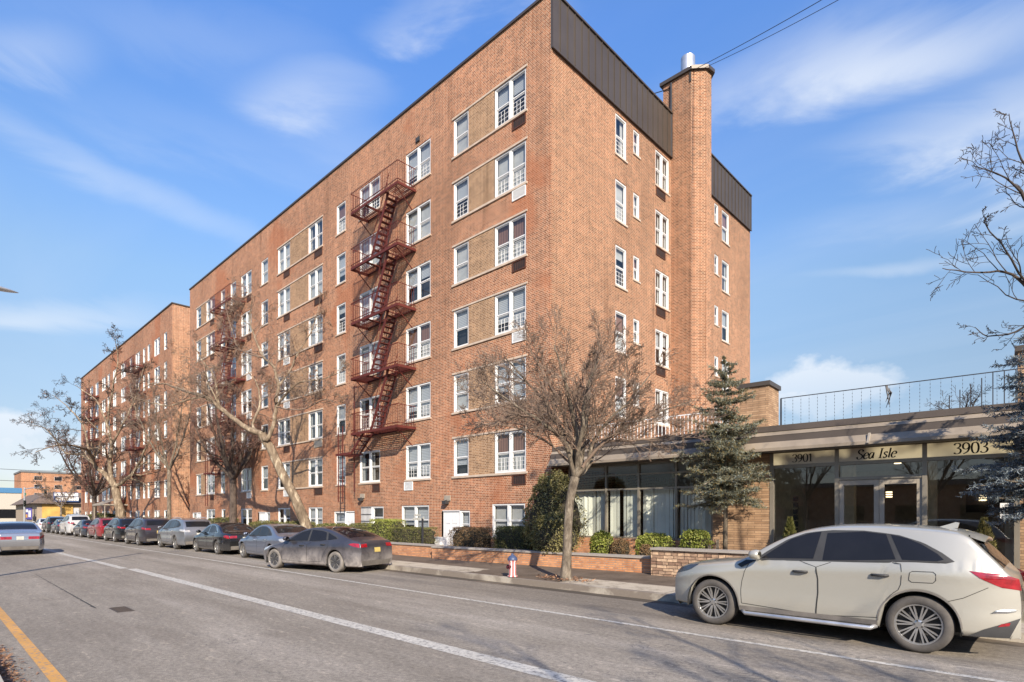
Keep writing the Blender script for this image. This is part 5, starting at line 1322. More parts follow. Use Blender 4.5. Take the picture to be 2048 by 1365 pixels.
# smaller trees
def round_tree(name,label,px,pyb,t,z0,pyt,spread,seed,tm,tw,r0,nl=8,rmin=.009,lean=(0,0),pr=None):
    rg=random.Random(seed); T=Tree(seed); b=Vector(W(px,pyb,t)); b.z=.3; top=EYE+(HY-pyt)*t/FPX; Hh=top-b.z
    pr=dict(pr or dict(lv=4,seg=[6,5,4,4,3],wig=[.35,.4,.42,.45,.4],up=[.07,.05,.03,.02,.0],n=[8,6,4,3],start=[.2,.2,.2,.2],ang=[(25,50),(28,55),(28,60),(30,65)],lr=[.6,.58,.55,.6],rr=[.5,.55,.6,.7],rmin=rmin,tap=.35))
    f=b+Vector((lean[0],lean[1],z0-b.z))
    for i in range(nl):
        a=2*math.pi*(i+rg.random()*.6)/nl; sp_=spread*rg.uniform(.55,1.0); hh=(top-z0)*rg.uniform(.6,1.0); 
        e_=f+Vector((math.cos(a)*sp_,math.sin(a)*sp_,hh)); m1=f+Vector((math.cos(a)*sp_*.45,math.sin(a)*sp_*.45,hh*.3)); m2=f+Vector((math.cos(a)*sp_*.8,math.sin(a)*sp_*.8,hh*.65))
        T.limb([f,m1,m2,e_],[r0*.6,r0*.42,r0*.28,r0*.08],pr,num=9,start=.2,mul=.42)
    return tree_obj(name,label,tuple(b),T,([b,b.lerp(f,.1)+Vector((0,0,0)),b.lerp(f,.5)+Vector((.03,0,0)),f],[r0*1.5,r0*1.05,r0*.92,r0*.9]),tm,tw)
round_tree('bare_tree','dark trunked bare tree behind the black sedan',466,1050,37.8,4.2,775,3.0,41,M['bark_dark'],M['twig_red'],.24,nl=10)
round_tree('bare_tree','small dark bare tree left of the forked plane tree',189,1035,66,4.0,885,4.2,52,M['bark_dark'],M['twig_red'],.26,nl=9,rmin=.014)
round_tree('bare_tree','slim pale bare tree in front of the gap between the two brick blocks',338,1042,45.5,5.4,770,2.8,63,M['bark'],M['twig'],.15,nl=6,rmin=.009)
round_tree('bare_tree','bare tree beyond the junction in front of the low mansard shop',122,1038,92,3.0,950,3.2,77,M['bark'],M['twig'],.15,nl=5,rmin=.016)
# overhanging street tree at the right, trunk outside the frame
T=Tree(91,.62); b=Vector((1.35,11.5,.15)); f=Vector((1.25,11.5,3.4))
pr=dict(lv=3,seg=[7,6,5,4],wig=[.30,.42,.5,.5],up=[.05,.05,.03,.02],n=[6,4,3],start=[.25,.2,.2],ang=[(25,50),(30,60),(30,65)],lr=[.5,.5,.55],rr=[.5,.55,.7],rmin=.004,tap=.35)
def qr(px,py,t): return Vector(W(px,py,t))
for nodes,rad in (([f,qr(2120,700,8.6),qr(2060,580,8.4),qr(2010,545,8.4),qr(1950,545,8.4),qr(1885,537,8.4)],[.09,.06,.04,.026,.018,.008]),
  ([qr(2120,700,8.6),qr(2080,640,8.8),qr(2030,665,9),qr(1975,672,9),qr(1950,655,9)],[.05,.03,.022,.016,.008]),
  ([qr(2120,700,8.6),qr(2090,500,8.2),qr(2050,400,8),qr(2010,355,8),qr(1945,332,8)],[.07,.045,.03,.018,.008]),
  ([qr(2090,500,8.2),qr(2070,380,8.3),qr(2035,300,8.4),qr(2018,228,8.4)],[.045,.03,.02,.008]),
  ([qr(2060,580,8.4),qr(2010,500,8.2),qr(1975,455,8.2),qr(1970,440,8.2)],[.03,.02,.014,.007]),
  ([f,Vector((2.2,11,5)),Vector((3.2,10.6,7))],[.09,.06,.02]),([f,Vector((1.5,12.4,5.2)),Vector((1.3,13,7.4))],[.09,.06,.02]),([f,Vector((.9,10.6,5)),Vector((.7,9.4,7.3))],[.08,.05,.02]),
  ([f,Vector((1.6,11.4,5.6)),Vector((1.5,11.3,8.2))],[.1,.06,.02])):
    T.limb(nodes,rad,pr,num=8,start=.25,mul=.44)
tree_obj('street_tree','bare tree whose dark branches reach in from the upper right edge',tuple(b),T,([b,b.lerp(f,.5),f],[.17,.14,.12]),M['bark_dark'],M['twig_dark'])
# ---- conifers
def conifer(name,label,base,ztop,zlow,rad,mats,seed,tiers=15,dens=1.0,trunk=.07,trunkm='bark',brown=0.0):
    rg=random.Random(seed); root=empty(name,base); tag(root,label,'conifer tree'); H=ztop-base[2]; lo=zlow-base[2]
    t=MB(); t.tube([(0,0,0),(.02,0,H*.3),(-.02,.01,H*.7),(0,0,H)],[trunk,trunk*.8,trunk*.45,.01],9); 
    lf=MB()
    def needles(p,d,L):
        # bottle brush of small blades along a twig
        n=max(3,int(L/.022*dens))
        for i in range(n):
            q_=p+d*(L*(i+rg.random())/n); a=perp(d,rg); nd=(a*1.0+d*.75).normalized(); s=rg.uniform(.04,.07); w=perp(nd,rg)*rg.uniform(.006,.011)
            m=1 if (brown and rg.random()<brown) else 0
            lf.face([q_-w,q_+w,q_+nd*s+w*.3,q_+nd*s-w*.3],m)
    for k in range(tiers):
        f=k/(tiers-1); z=lo+(H-.12-lo)*f; rr=rad*(((1-f)**.50)*.9+.10*(1-f)**.2)*(.8+.25*math.sin(k*2.3))*(.75+.25*math.sin(min(1,(1-f)*1.2)*1.57)); nb=max(4,int(11*(1-f)+4))
        if f<.12: rr*=.80
        for j in range(nb):
            a=2*math.pi*(j+rg.random())/nb; L=rr*rg.choice((.55,.8,.9,1.0,1.0,1.15))*rg.uniform(.85,1.1)+.08; zz_=z+rg.uniform(-.13,.13); p=Vector((0,0,zz_)); d=Vector((math.cos(a),math.sin(a),-.05+.5*f)).normalized()
            pts=[p]; n=5
            for i in range(n):
                d=(d+Vector((0,0,-.09 if i<3 else .16))+perp(d,rg)*.08).normalized(); p=p+d*(L/n); pts.append(p)
            t.tube(pts,[.016*(1-f)+.005]*5+[.003],4,cap=False)
            for i in range(1,n+1):
                q0=pts[i]; dd=(pts[i]-pts[i-1]).normalized(); needles(pts[i-1],dd,L/n)
                if i==n: needles(q0,dd,.10)
                for sgn in (-1,1):
                    for rep in range(2):
                        sd=(dd*.75+dd.cross(Vector((0,0,1)))*sgn+Vector((0,0,rg.uniform(-.35,.15)))).normalized(); ll=L*.30*rg.uniform(.6,1.2)*(1.15-i/n*.5)
                        qq=pts[i-1].lerp(q0,rg.random()); needles(qq,sd,ll)
                        s2=(sd+perp(sd,rg)*.8).normalized(); needles(qq+sd*ll*.5,s2,ll*.6)
    t.build('trunk',M[trunkm],root,smooth=True); lf.build('crown',mats,root)
    print(name,len(lf.f))
conifer('spruce_tree','grey green spruce standing in the bed before the lobby windows',(*W(1450,1100,15.8)[:2],.35),6.2,2.3,1.38,[M['spruce'],M['spruce_brown']],5,19,1.6,brown=.30)
conifer('spruce_tree','blue spruce cut by the right edge of the picture',(*W(2112,1100,10.6)[:2],.2),6.1,2.0,1.38,[M['spruce_blue'],M['spruce_blue']],8,26,1.3)
st=MB()
# stakes by the spruce
for px_ in (1418,1434):
    x,y,_=W(px_,1100,15.6); s=MB(); s.bar((0,0,.3),(.02,0,1.0 if px_==1418 else 1.15),.06); so_=s.build('wooden_stake',M['bark'],loc=(x,y,0)); tag(so_,'pale wooden stake left of the spruce trunk, '+('the shorter and further left of the two' if px_==1418 else 'the taller and nearer of the two'),'stake')
# ---- hedges and shrubs
def bush(name,label,cx,cy,z0,sx,sy,sz,mat,seed,shape='box',n=None,ls=.035,group='clipped shrubs along the facade',cat='hedge',mesh=None):
    rg=random.Random(seed); b=MB(); n=n or int(1500*min(4,(sx*sz+sx*sy+sy*sz)))
    off=[rg.uniform(0,6) for _ in range(6)]
    def lump(p): return 1+.035*math.sin(p.x*7/max(sx,.5)+off[0])+.04*math.sin(p.z*9+off[1])+.035*math.sin(p.y*8+p.x*4+off[2])
    e=6 if shape=='box' else 2.6 if shape=='loaf' else 2.0
    def surf(d):
        k=(abs(d.x)**e+abs(d.y)**e+abs(d.z)**e)**(-1/e); q=d*k; q=q*lump(q*3)
        if shape=='egg': q=Vector((q.x*(1-.28*q.z),q.y*(1-.28*q.z),q.z))
        return Vector((q.x*sx/2,q.y*sy/2,(q.z+1)*sz/2))
    # core
    G=[]
    for i in range(13):
        th=math.pi*i/12; row=[]
        for j in range(21):
            ph=2*math.pi*j/20; d=Vector((math.sin(th)*math.cos(ph),math.sin(th)*math.sin(ph),math.cos(th)+1e-4)); v=surf(d); c0=Vector((0,0,sz/2)); row.append(c0+(v-c0)*.86)
        G.append(row)
    b.grid(G,m=1)
    for i in range(n):
        d=Vector((rg.uniform(-1,1),rg.uniform(-1,1),rg.uniform(-.9,1)))
        # pick on a cube for even cover
        ax=rg.choice((0,1,2,1,2)); 
        if ax==0: d.x=rg.choice((-1,1))
        elif ax==1: d.y=-1 if rg.random()<.8 else 1
        else: d.z=1
        v=surf(d); c0=Vector((0,0,sz/2)); dep=rg.random()**2; v=c0+(v-c0)*(1.03-.16*dep); nn=(v-c0).normalized()
        a=(perp(nn,rg)+nn*rg.uniform(-.2,1.0)).normalized(); w=perp(a,rg)*ls*.42; s=ls*rg.uniform(.7,1.3)
        b.face([v,v+a*s*.5+w,v+a*s,v+a*s*.5-w],0)
    o=b.build(name,[mat,M['hedge_core']],loc=(cx,cy,z0)); tag(o,label,cat,group); return o
def bpx(a,b,Y,ytop,name,label,mat,seed,shape='box',sy=.8,z0=.33,**k):
    xa,xb=XonY(a,Y),XonY(b,Y); r=((a+b)/2-CX)/FPX; t=Y/(CS+SN*r); zt_=EYE+(HY-ytop)*t/FPX
    return bush(name,label,(xa+xb)/2,Y+sy*.5,z0,xb-xa,sy,zt_-z0,mat,seed,shape,**k)
bpx(1172,1214,14.9,1064,'round_shrub','round yellow green shrub left of the bronze one below the lobby glass',M['hedge_bright'],1,'ball',.6,ls=.05)
bpx(1214,1252,14.9,1079,'round_shrub','bronze brown round shrub between two yellow green ones',M['hedge_brown'],2,'ball',.5)
bpx(1272,1297,14.45,1090,'round_shrub','smallest bronze brown shrub just left of the ledge stone wall',M['hedge_brown'],3,'ball',.4)
bpx(1264,1336,15.3,1070,'shrub','wide double lobed yellow green shrub behind the start of the stone wall',M['hedge_bright'],4,'loaf',.6,ls=.05)
bpx(1352,1409,14.8,1062,'round_shrub','round yellow green shrub above the stone wall, left of the wooden stakes',M['hedge_bright'],5,'loaf',.7,ls=.05)
xb_=W(1108,1000,19.3); bush('yew_bush','tall egg shaped yew bush at the corner of the brick block',xb_[0],xb_[1],.33,2.25,1.7,2.95,M['yew'],6,'egg',n=9000,ls=.05,cat='bush')
xb_=W(1105,1050,18.4); bush('yew_bush','lower rounded yew bush in front of the tall egg shaped one',xb_[0]+.1,xb_[1],.33,1.8,1.1,1.55,M['yew'],16,'ball',n=4500,ls=.045,cat='bush')
bpx(982,1052,14.6,1056,'hedge','dark green square clipped hedge below the basement window nearest the corner',M['hedge'],7,'box',.8)
bpx(893,966,14.4,1058,'hedge','square hedge with browned leaves in front of the panelled white door',M['hedge_brown'],8,'box',.8)
bpx(772,848,14.4,1056,'hedge','flat topped dark hedge left of the white meter boxes',M['hedge'],9,'box',1.0)
bpx(734,784,14.5,1040,'hedge','tall pale green square hedge right of the dirty grey fastback',M['hedge_bright'],10,'box',.9,ls=.04)
bpx(676,736,14.6,1047,'hedge','low dark mounded hedge just above the roof of the dirty grey fastback',M['hedge'],11,'loaf',1.2)
for i,(a,b_,yt,lb) in enumerate(((616,668,1048,'low green hedge right of the foot of the leaning plane tree'),(548,606,1043,'low hedge left of the foot of the leaning plane tree'),(482,540,1043,'flat hedge behind the pale blue silver sedan'),(400,452,1036,'mounded hedge behind the roof of the black sedan'),(346,392,1040,'hedge behind the roof of the light silver SUV'))):
    bpx(a,b_,14.5,yt,'hedge',lb,M['hedge'],20+i,'loaf',1.4,n=2500,ls=.06)
for i,(a,b_,yt,lb) in enumerate(((262,312,1036,'long low hedge before the second block, right of its entrance canopy'),(160,215,1028,'dark hedge at the far end of the second block'))):
    bpx(a,b_,14.5,yt,'hedge',lb,M['hedge'],30+i,'loaf',1.6,n=2500,ls=.10)
# potted conifers by the lobby glass
for px_,yl,lb,m_ in ((1580,-.45,'small green cone shaped conifer by the left lobby pane','hedge'),(1968,-.5,'dark cone shaped conifer by the right lobby pane','yew')):
    u,t_=LU(px_,yl); wx=LO[0]+lc*u-ls*yl; wy=LO[1]+ls*u+lc*yl
    root=empty('potted_conifer',(wx,wy,.22)); tag(root,lb,'potted plant'); rg=random.Random(int(px_)); b=MB()
    for i in range(2600):
        f=rg.random()**.8; z=.42+f*1.1; rr=.30*(1-f)+.02; a=rg.random()*6.28; rr*=rg.uniform(.5,1.1); v=Vector((rr*math.cos(a),rr*math.sin(a),z)); d=Vector((math.cos(a)*.6,math.sin(a)*.6,.7)).normalized(); w=perp(d,rg)*.012; b.face([v-w,v+w,v+d*.07])
    b.build('crown',M[m_],root); p_=MB(); p_.lathe([(.13,0),(.19,.36),(.21,.38),(.19,.40),(.16,.38),(.0,.38)],n=20); p_.lathe([(.02,.38),(.015,.9)],n=6); p_.build('pot',M['trim'],root)
# ================================================================ street furniture
# flag-like sign post behind the hedge
sx_=XonY(845,14.35); sp=empty('sign_post',(sx_,14.35,.33)); tag(sp,'dark post with a small pale forked sign between the hedges','sign')
b=MB(); b.bar((0,0,0),(0,0,1.35),.06); b.build('post',M['dark_metal'],sp); b=MB(); b.box(-.62,-.03,1.28,-.10,-.01,1.38); b.box(-.55,-.03,1.44,-.12,-.01,1.52); b.box(.05,-.03,1.32,.12,-.01,1.42); b.build('sign_plate',M['plate_pale'],sp)
for i,(a,b_) in enumerate(((852,866),(867,881))):
    xa,xb=XonY(a,15.2),XonY(b_,15.2); g=MB(); g.box(0,0,0,xb-xa-.02,.35,.52); g.box(-.01,-.01,.52,xb-xa-.01,.36,.55); g.box(.05,-.012,.08,.09,-.001,.45)
    tag(g.build('meter_box',M['white'],loc=(xa,15.2,.33)),'white utility box beside the panelled door, the '+('left' if i==0 else 'right')+' one of the pair','utility box','white utility boxes')
# street lamp reaching in from the left
lp=empty('street_lamp',(-20.6,.1,.15)); tag(lp,'grey cobra head street lamp reaching in at the left edge','street lamp')
b=MB(); b.tube([(0,0,0),(0,0,4),(0,0,7.4)],[.11,.09,.07],12); b.build('pole',M['grey_metal'],lp,smooth=True)
b=MB(); b.tube([(0,0,7.1),(.0,.5,7.6),(.02,1.15,7.78)],[.04,.035,.03],8); b.build('arm',M['grey_metal'],lp,smooth=True)
b=MB(); G=[]
for i in range(9):
    f=i/8; y=1.1+.72*f; w=.13*math.sin(math.pi*(.18+.80*f))**.6; h_=.06*math.sin(math.pi*(.2+.78*f)); G.append([(w*math.cos(a),y,7.79-f*.02+h_*math.sin(a)) for a in [2*math.pi*k/14 for k in range(15)]])
b.grid(G); b.build('lamp_head',M['grey_metal'],lp,smooth=True)
# wires
def wire(name,a,b,sag,r,label,n=24):
    a=Vector(a);b=Vector(b); m_=MB(); m_.tube([a.lerp(b,i/n)-Vector((0,0,sag*4*(i/n)*(1-i/n))) for i in range(n+1)],r,5); return tag(m_.build(name,M['black'],smooth=True),label,'cable')
wa=Vector((-12.3,25.0,22.55)); wb=Vector(W(1628,0,19.)); wc=wa+(wb-wa)*1.9
wire('overhead_cable',wa,wc,.15,.012,'upper of the two thin cables rising from the chimney to the top right')
wire('overhead_cable',wa-Vector((0,0,.12)),wc-Vector((.25,0,.35)),.2,.010,'lower of the two thin cables rising from the chimney to the top right')
wire('overhead_cable',Vector((-13.3,24.86,22.2)),Vector(W(1285,192,28.3)),.05,.02,'short cable from the chimney down onto the roof')
for z,lb in ((9.6,'upper cable crossing the street at the junction'),(8.0,'lower cable crossing the street at the junction')):
    wire('overhead_cable',(-106,-8,z+.2),(-107,14.8,z-1.3),.6,.03,lb)
wire('overhead_cable',(-104,15.2,6.6),(-58.2,15.95,4.9),.3,.03,'cable along the front of the second block')
# overhead light fixture on second block corner
# traffic light
tp=empty('traffic_light',(-104.6,11.6,.15)); tx,ty,_=W(49,1040,96); tp.location=(tx,ty,.15); tag(tp,'grey traffic light pole at the junction','traffic light')
b=MB(); b.tube([(0,0,0),(0,0,6.3)],[.16,.12],10); b.build('pole',M['grey_metal'],tp); b=MB(); b.tube([(0,0,6.0),(3,1.2,6.25),(5.5,2.2,6.2)],[.09,.07,.05],8); b.build('arm',M['grey_metal'],tp)
for (x_,y_,z_) in ((5.3,2.1,5.4),(.35,0,3.6)):
    b=MB(); b.box(x_-.17,y_-.17,z_-.5,x_+.17,y_+.17,z_+.5)
    for k in range(3): b.lathe([(.11,.17),(.14,.40)],(x_,y_,z_-.32+.32*k),'x',10)
    b.build('signal_head',simple('signal_black' ,(.03,.035,.03),.6),tp)
b=MB(); b.box(.3,-.02,4.9,1.9,.02,5.3); b.build('street_sign',simple('green_sign',(.02,.16,.08),.5),tp)
# road drain plate and its cracks
dx,dy,_=W(243,1219.5,2084.4/189.5); d=MB(); d.box(-.36,-.14,.0,.36,.14,.006); 
for i in range(9): d.box(-.33+i*.075,-.11,.006,-.30+i*.075,.11,.012)
tag(d.build('utility_cover',simple('rusty_iron',(.07,.055,.045),.7,.3),loc=(dx,dy,.001)),'rectangular iron cover set in the road','utility cover')
cx0,cy0,_=W(85,1150,2084.4/120); c=MB(); rg=random.Random(2)
for i in range(34):
    f=i/33; px_=72+f*118; py_=1150+ (1216-1150)*f; x,y,_=W(px_,py_,2084.4/(py_-HY)); c.face([(x-.09,y-.02+rg.gauss(0,.01),.003),(x+.07,y-.015,.003),(x+.09,y+.012,.003),(x-.06,y+.018,.003)])
tag(c.build('road_crack',M['seam']),kind='structure')
# leaf litter in the near gutter
lt=MB(); rg=random.Random(9)
for i in range(2600):
    x=-rg.uniform(3.2,10.5); y=.62+abs(rg.gauss(0,.10)); z=.005+rg.random()*.05*(1-min(1,(y-.6)*3)); s_=rg.uniform(.012,.035)
    lt.face([Vector((x+rg.gauss(0,s_),y+rg.gauss(0,s_),z+abs(rg.gauss(0,s_*.5)))) for _ in range(3)])
tag(lt.build('leaf_litter',M['litter']),'dry brown leaves in the near gutter','leaf litter',kind='stuff')
# ================================================================ beyond the junction
ms=empty('mansard_shop',(0,0,0)); tag(ms,'low corner shop with dark mansard roof and yellow boarded windows','building')
MX=-125.0; ya,yb=YonX(74,MX),YonX(160,MX)
b=MB(); b.box(MX-30,ya,-.05,MX,yb+6,3.75); b.build('wall',simple('tan_shop_wall',(.30,.24,.18),.85,world=True),ms)
b=MB(); z0_,z1_=3.75,5.75; o_=.9; P0=[(MX-31,ya-o_),(MX+o_,ya-o_),(MX+o_,yb+6),(MX-31,yb+6)]; P1=[(MX-28,ya+1.6),(MX-1.6,ya+1.6),(MX-1.6,yb+4),(MX-28,yb+4)]
for i in range(4):
    j=(i+1)%4; b.face([(*P0[i],z0_+.003),(*P0[j],z0_+.003),(*P1[j],z1_),(*P1[i],z1_)])
b.face([(*p,z1_) for p in P1]); b.face([(*p,z0_+.003) for p in P0]); b.build('roof',simple('mansard_shingle',(.13,.095,.075),.9,0,.3,2,world=True),ms)
b=MB(); b.box(MX+.01,YonX(84,MX),.4,MX+.12,YonX(146,MX),3.6); b.build('boarded_window',simple('yellow_plywood',(.50,.30,.08),.7,0,.3,.8),ms)
b=MB(); b.box(MX+.01,YonX(147,MX),.2,MX+.1,YonX(158,MX),3.0); b.build('roller_shutter',simple('pale_shutter',(.45,.45,.47),.6),ms)
b=MB(); 
def sbox(px0,px1,z0,z1,x,m): b.box(x,YonX(px0,x),z0,x+.12,YonX(px1,x),z1,m)
xs_=MX+1.0; sbox(107,157,4.1,5.7,xs_,0); sbox(109,156,5.05,5.6,xs_+.13,1)
for k in range(9): 
    y_=YonX(111+k*5,xs_+.13); b.box(xs_+.13,y_,4.3,xs_+.2,y_+.42,4.9,1)
b.build('shop_sign',[simple('blue_sign',(.05,.09,.22),.5),M['white']],ms)
b=MB(); x0,x1=MX-13,MX-6; b.box(x0,ya-.15,1.0,x1,ya-.01,3.1); b.box(x0+.4,ya-.2,2.3,x0+3,ya-.151,2.8,1); b.box(x0+.4,ya-.2,1.3,x0+2.2,ya-.151,1.9,2); b.box(x0+4,ya-.2,1.4,x1-.4,ya-.151,2.6,1); b.build('poster',[simple('violet_poster',(.07,.06,.30),.6),M['white'],simple('orange_patch',(.6,.3,.05),.6)],ms)
wbd=empty('white_shop',(0,0,0)); tag(wbd,'long white shop with a blue parapet at the end of the street','building')
WX=-190.0; b=MB(); b.box(WX-40,-30,0,WX,YonX(43,WX),7.3); b.build('wall',simple('cream_wall',(.42,.38,.32),.85,world=True),wbd)
b=MB(); b.box(WX-40,-30.1,7.31,WX+.2,YonX(44,WX),8.6); b.build('parapet',simple('blue_parapet',(.05,.16,.30),.6),wbd)
b=MB(); 
for k in range(7): b.box(WX,-22+k*6,1,WX+.1,-18+k*6,3.2)
b.build('shop_window',M['car_glass'],wbd)
fb=empty('distant_apartment_building',(0,0,0)); tag(fb,'distant orange brick apartment block above the mansard shop','building')
BX=-260.0; y0_,y1_=YonX(42,BX),YonX(175,BX); b=MB(); b.box(BX-20,y0_,0,BX,y1_,16.6); b.build('wall',M['far_brick'],fb)
b=MB(); b.box(BX-20.2,y0_-.2,16.6,BX+.2,y1_+.2,17.2); b.build('roof',M['roof'],fb)
for kx in range(7):
    for kz in range(3):
        y_=y0_+3.5+kx*5.6; 
        if y_+2.2>y1_: continue
        f_,p_,c_,g_,s_=window_meshes(2.2,1.5,True,(kx*3+kz)%7,False)
        place(f_,'window',fb,(BX+.03,y_,14.0-kz*3.0-0),R(90)); 
for kx in range(7):
    for kz in range(3):
        y_=y0_+3.5+kx*5.6
        if y_+2.2>y1_: continue
        b=MB(); b.face([(BX+.012,y_+.05,14.05-kz*3),(BX+.012,y_+2.15,14.05-kz*3),(BX+.012,y_+2.15,15.45-kz*3),(BX+.012,y_+.05,15.45-kz*3)]); b.build('pane',M['car_glass'],fb)
# low far buildings closing the street end
for i,(x,y0_,y1_,h_,col,lb) in enumerate(((-330,-60,14,7,(.30,.27,.24),'low grey building far behind the white shop'),(-300,45,120,9,(.35,.2,.14),'low brick building far behind the second block'))):
    b=MB(); b.box(x-15,y0_,0,x,y1_,h_); b.box(x-15.2,y0_-.2,h_,x+.2,y1_+.2,h_+.5,1); tag(b.build('distant_building',[simple('distant_wall_%d'%i,col,.9,world=True),M['roof']]),lb,'building')
# person crossing beyond the junction
px_,py_,_=W(69,1043,88); pe=MB()
prof=[(.13,.0),(.15,.05),(.11,.3),(.16,.75),(.20,1.0),(.23,1.15),(.22,1.3),(.16,1.42),(.06,1.48),(.055,1.52),(.09,1.57),(.105,1.65),(.09,1.74),(.03,1.79),(.0,1.795)]
pe.lathe(prof,n=18)
tag(pe.build('person',simple('black_coat',(.015,.015,.02),.8),loc=(px_,py_,.15),smooth=True),'person in a long black coat walking beyond the junction','person')
# dead vine stub hanging from the rail wire
u,t_=LU(1774,.9); o_=MB(); zt_=LZ(1774,772,.9); rg=random.Random(12)
for i in range(5): o_.tube([(u+rg.uniform(-.03,.03),.9,zt_),(u+rg.uniform(-.08,.12),.9+rg.uniform(-.05,.05),zt_-.2),(u+rg.uniform(-.04,.08),.9+rg.uniform(-.05,.05),zt_-rg.uniform(.35,.6))],[.02,.018,.006],5)
vo=o_.build('vine_stub',M['dark_metal']); vo.location=(LO[0],LO[1],0); vo.rotation_euler=(0,0,LR); tag(vo,'dark dead vine stub hanging from the roof wire above the Sea Isle sign','dead vine')
# shrub on the lobby roof behind the railing
T=Tree(71); u,t_=LU(1925,2.5); wx=LO[0]+lc*u-ls*2.5; wy=LO[1]+ls*u+lc*2.5; b=Vector((wx,wy,4.25))
pr=dict(lv=3,seg=[5,4,3,3],wig=[.3,.4,.4,.4],up=[.05,.04,.0,.0],n=[5,4,3],start=[.2,.2,.2],ang=[(25,55)]*3,lr=[.6,.6,.6],rr=[.5,.6,.7],rmin=.004,tap=.35)
for i in range(5): T.grow(b+Vector((0,0,.15)),Vector((math.cos(i*1.3),math.sin(i*1.3),1.0)).normalized(),.85,.02,0,pr)
tree_obj('bare_shrub','small bare shrub behind the dark roof railing at the right',tuple(b),T,([b,b+Vector((0,0,.1)),b+Vector((0,0,.2))],[.03,.025,.02]),M['bark_dark'],M['twig_dark'])['category']='shrub'
# ================================================================ the far side of the street (seen in the shop glass)
T=Tree(61); b=Vector((8.2,-.9,.15)); f=b+Vector((0,.1,3.0))
for i in range(5):
    a=2*math.pi*(i+.3*math.sin(i*5))/5; s_=1.9+.8*math.sin(i*3); T.limb([f,f+Vector((math.cos(a)*s_*.4,math.sin(a)*s_*.4,1.7)),f+Vector((math.cos(a)*s_*.8,math.sin(a)*s_*.8,3.6)),f+Vector((math.cos(a)*s_,math.sin(a)*s_,5.6))],[.09,.06,.04,.012],pr_near,num=8,start=.2,mul=.42)
tree_obj('street_tree','bare tree on the near pavement whose shadow falls on the road at the lower right',tuple(b),T,([b,b.lerp(f,.5),f],[.2,.16,.15]),M['bark'],M['twig'])
oh=empty('opposite_building',(0,0,0)); tag(oh,'long low brick building across the street, mirrored in the lobby glass','building')
b=MB(); b.box(-60,-34,0,45,-22,4.2); b.build('wall',M['far_brick'],oh)
b=MB(); b.box(-60.3,-34.3,4.2,45.3,-21.7,4.6); b.build('roof',M['roof'],oh)
for i in range(24):
    for j in range(1): b=MB(); b.box(-56+i*4.2,-22.0,1.1+j*2.9,-54+i*4.2,-21.93,2.6+j*2.9); b.build('window',M['car_glass'],oh)
fn=empty('picket_fence',(0,0,0)); tag(fn,'pale picket fence across the street, mirrored in the lobby glass','fence')
b=MB(); b.bar((-60,-7,.5),(40,-7,.5),.04); b.bar((-60,-7,1.3),(40,-7,1.3),.04)
for i in range(500): b.box(-60+i*.2,-7.03,.2,-59.9+i*.2,-7.0,1.5)
b.build('pickets',M['beige_metal'],fn)
for i,(x,y) in enumerate(((-3,-9.5),(-10,-9),(3,-10),(-18,-9.4),(10,-9.5))):
    T=Tree(300+i,1.); b=Vector((x,y,.1)); f=b+Vector((.1,0,2.6))
    for j in range(7):
        a=2*math.pi*j/7+i; s_=2.4; T.limb([f,f+Vector((math.cos(a)*s_*.4,math.sin(a)*s_*.4,1.5)),f+Vector((math.cos(a)*s_*.8,math.sin(a)*s_*.8,3.0)),f+Vector((math.cos(a)*s_,math.sin(a)*s_,4.8))],[.09,.06,.04,.012],pr_near,num=7,start=.2,mul=.42)
    tree_obj('bare_tree','bare tree across the street, mirrored in the lobby glass',tuple(b),T,([b,b.lerp(f,.5),f],[.2,.16,.15]),M['bark_dark'],M['twig_dark'],'bare trees across the street')
# ================================================================ light, sky, camera
EL,AZ=R(30.0),math.atan2(1.5,-1.0)
sun=bpy.data.lights.new('sun','SUN'); sun.energy=4.9; sun.angle=R(.5); sun.color=(1,.88,.72)
so=bpy.data.objects.new('sun',sun); C.objects.link(so)
sd=Vector((math.sin(AZ)*math.cos(EL),math.cos(AZ)*math.cos(EL),math.sin(EL))); so.rotation_euler=sd.to_track_quat('Z','Y').to_euler()
w=bpy.data.worlds.new('World'); bpy.context.scene.world=w; w.use_nodes=True; nt=w.node_tree; nt.nodes.clear()
def N(t,**k):
    n=nt.nodes.new(t)
    for a,b in k.items(): setattr(n,a,b)
    return n
out=N('ShaderNodeOutputWorld'); bg=N('ShaderNodeBackground'); nt.links.new(bg.outputs[0],out.inputs[0])
sky=N('ShaderNodeTexSky',sky_type='NISHITA'); sky.sun_disc=False; sky.sun_elevation=EL; sky.sun_rotation=AZ; sky.air_density=1.0; sky.dust_density=.25; sky.ozone_density=2.5; sky.altitude=0
hs=N('ShaderNodeHueSaturation'); hs.inputs['Saturation'].default_value=SKY_SAT; hs.inputs['Value'].default_value=1; hs.inputs['Hue'].default_value=SKY_HUE; nt.links.new(sky.outputs[0],hs.inputs['Color'])
tc=N('ShaderNodeTexCoord'); sep=N('ShaderNodeSeparateXYZ'); nt.links.new(tc.outputs['Generated'],sep.inputs[0])
def mth(op,a,b=0,clamp=False):
    m=N('ShaderNodeMath',operation=op); m.use_clamp=clamp
    for i,v in enumerate((a,b)):
        if isinstance(v,(int,float)): m.inputs[i].default_value=v
        else: nt.links.new(v,m.inputs[i])
    return m.outputs[0]
zc=mth('MAXIMUM',sep.outputs[2],.03)
cmb=N('ShaderNodeCombineXYZ'); nt.links.new(mth('DIVIDE',sep.outputs[0],zc),cmb.inputs[0]); nt.links.new(mth('DIVIDE',sep.outputs[1],zc),cmb.inputs[1])
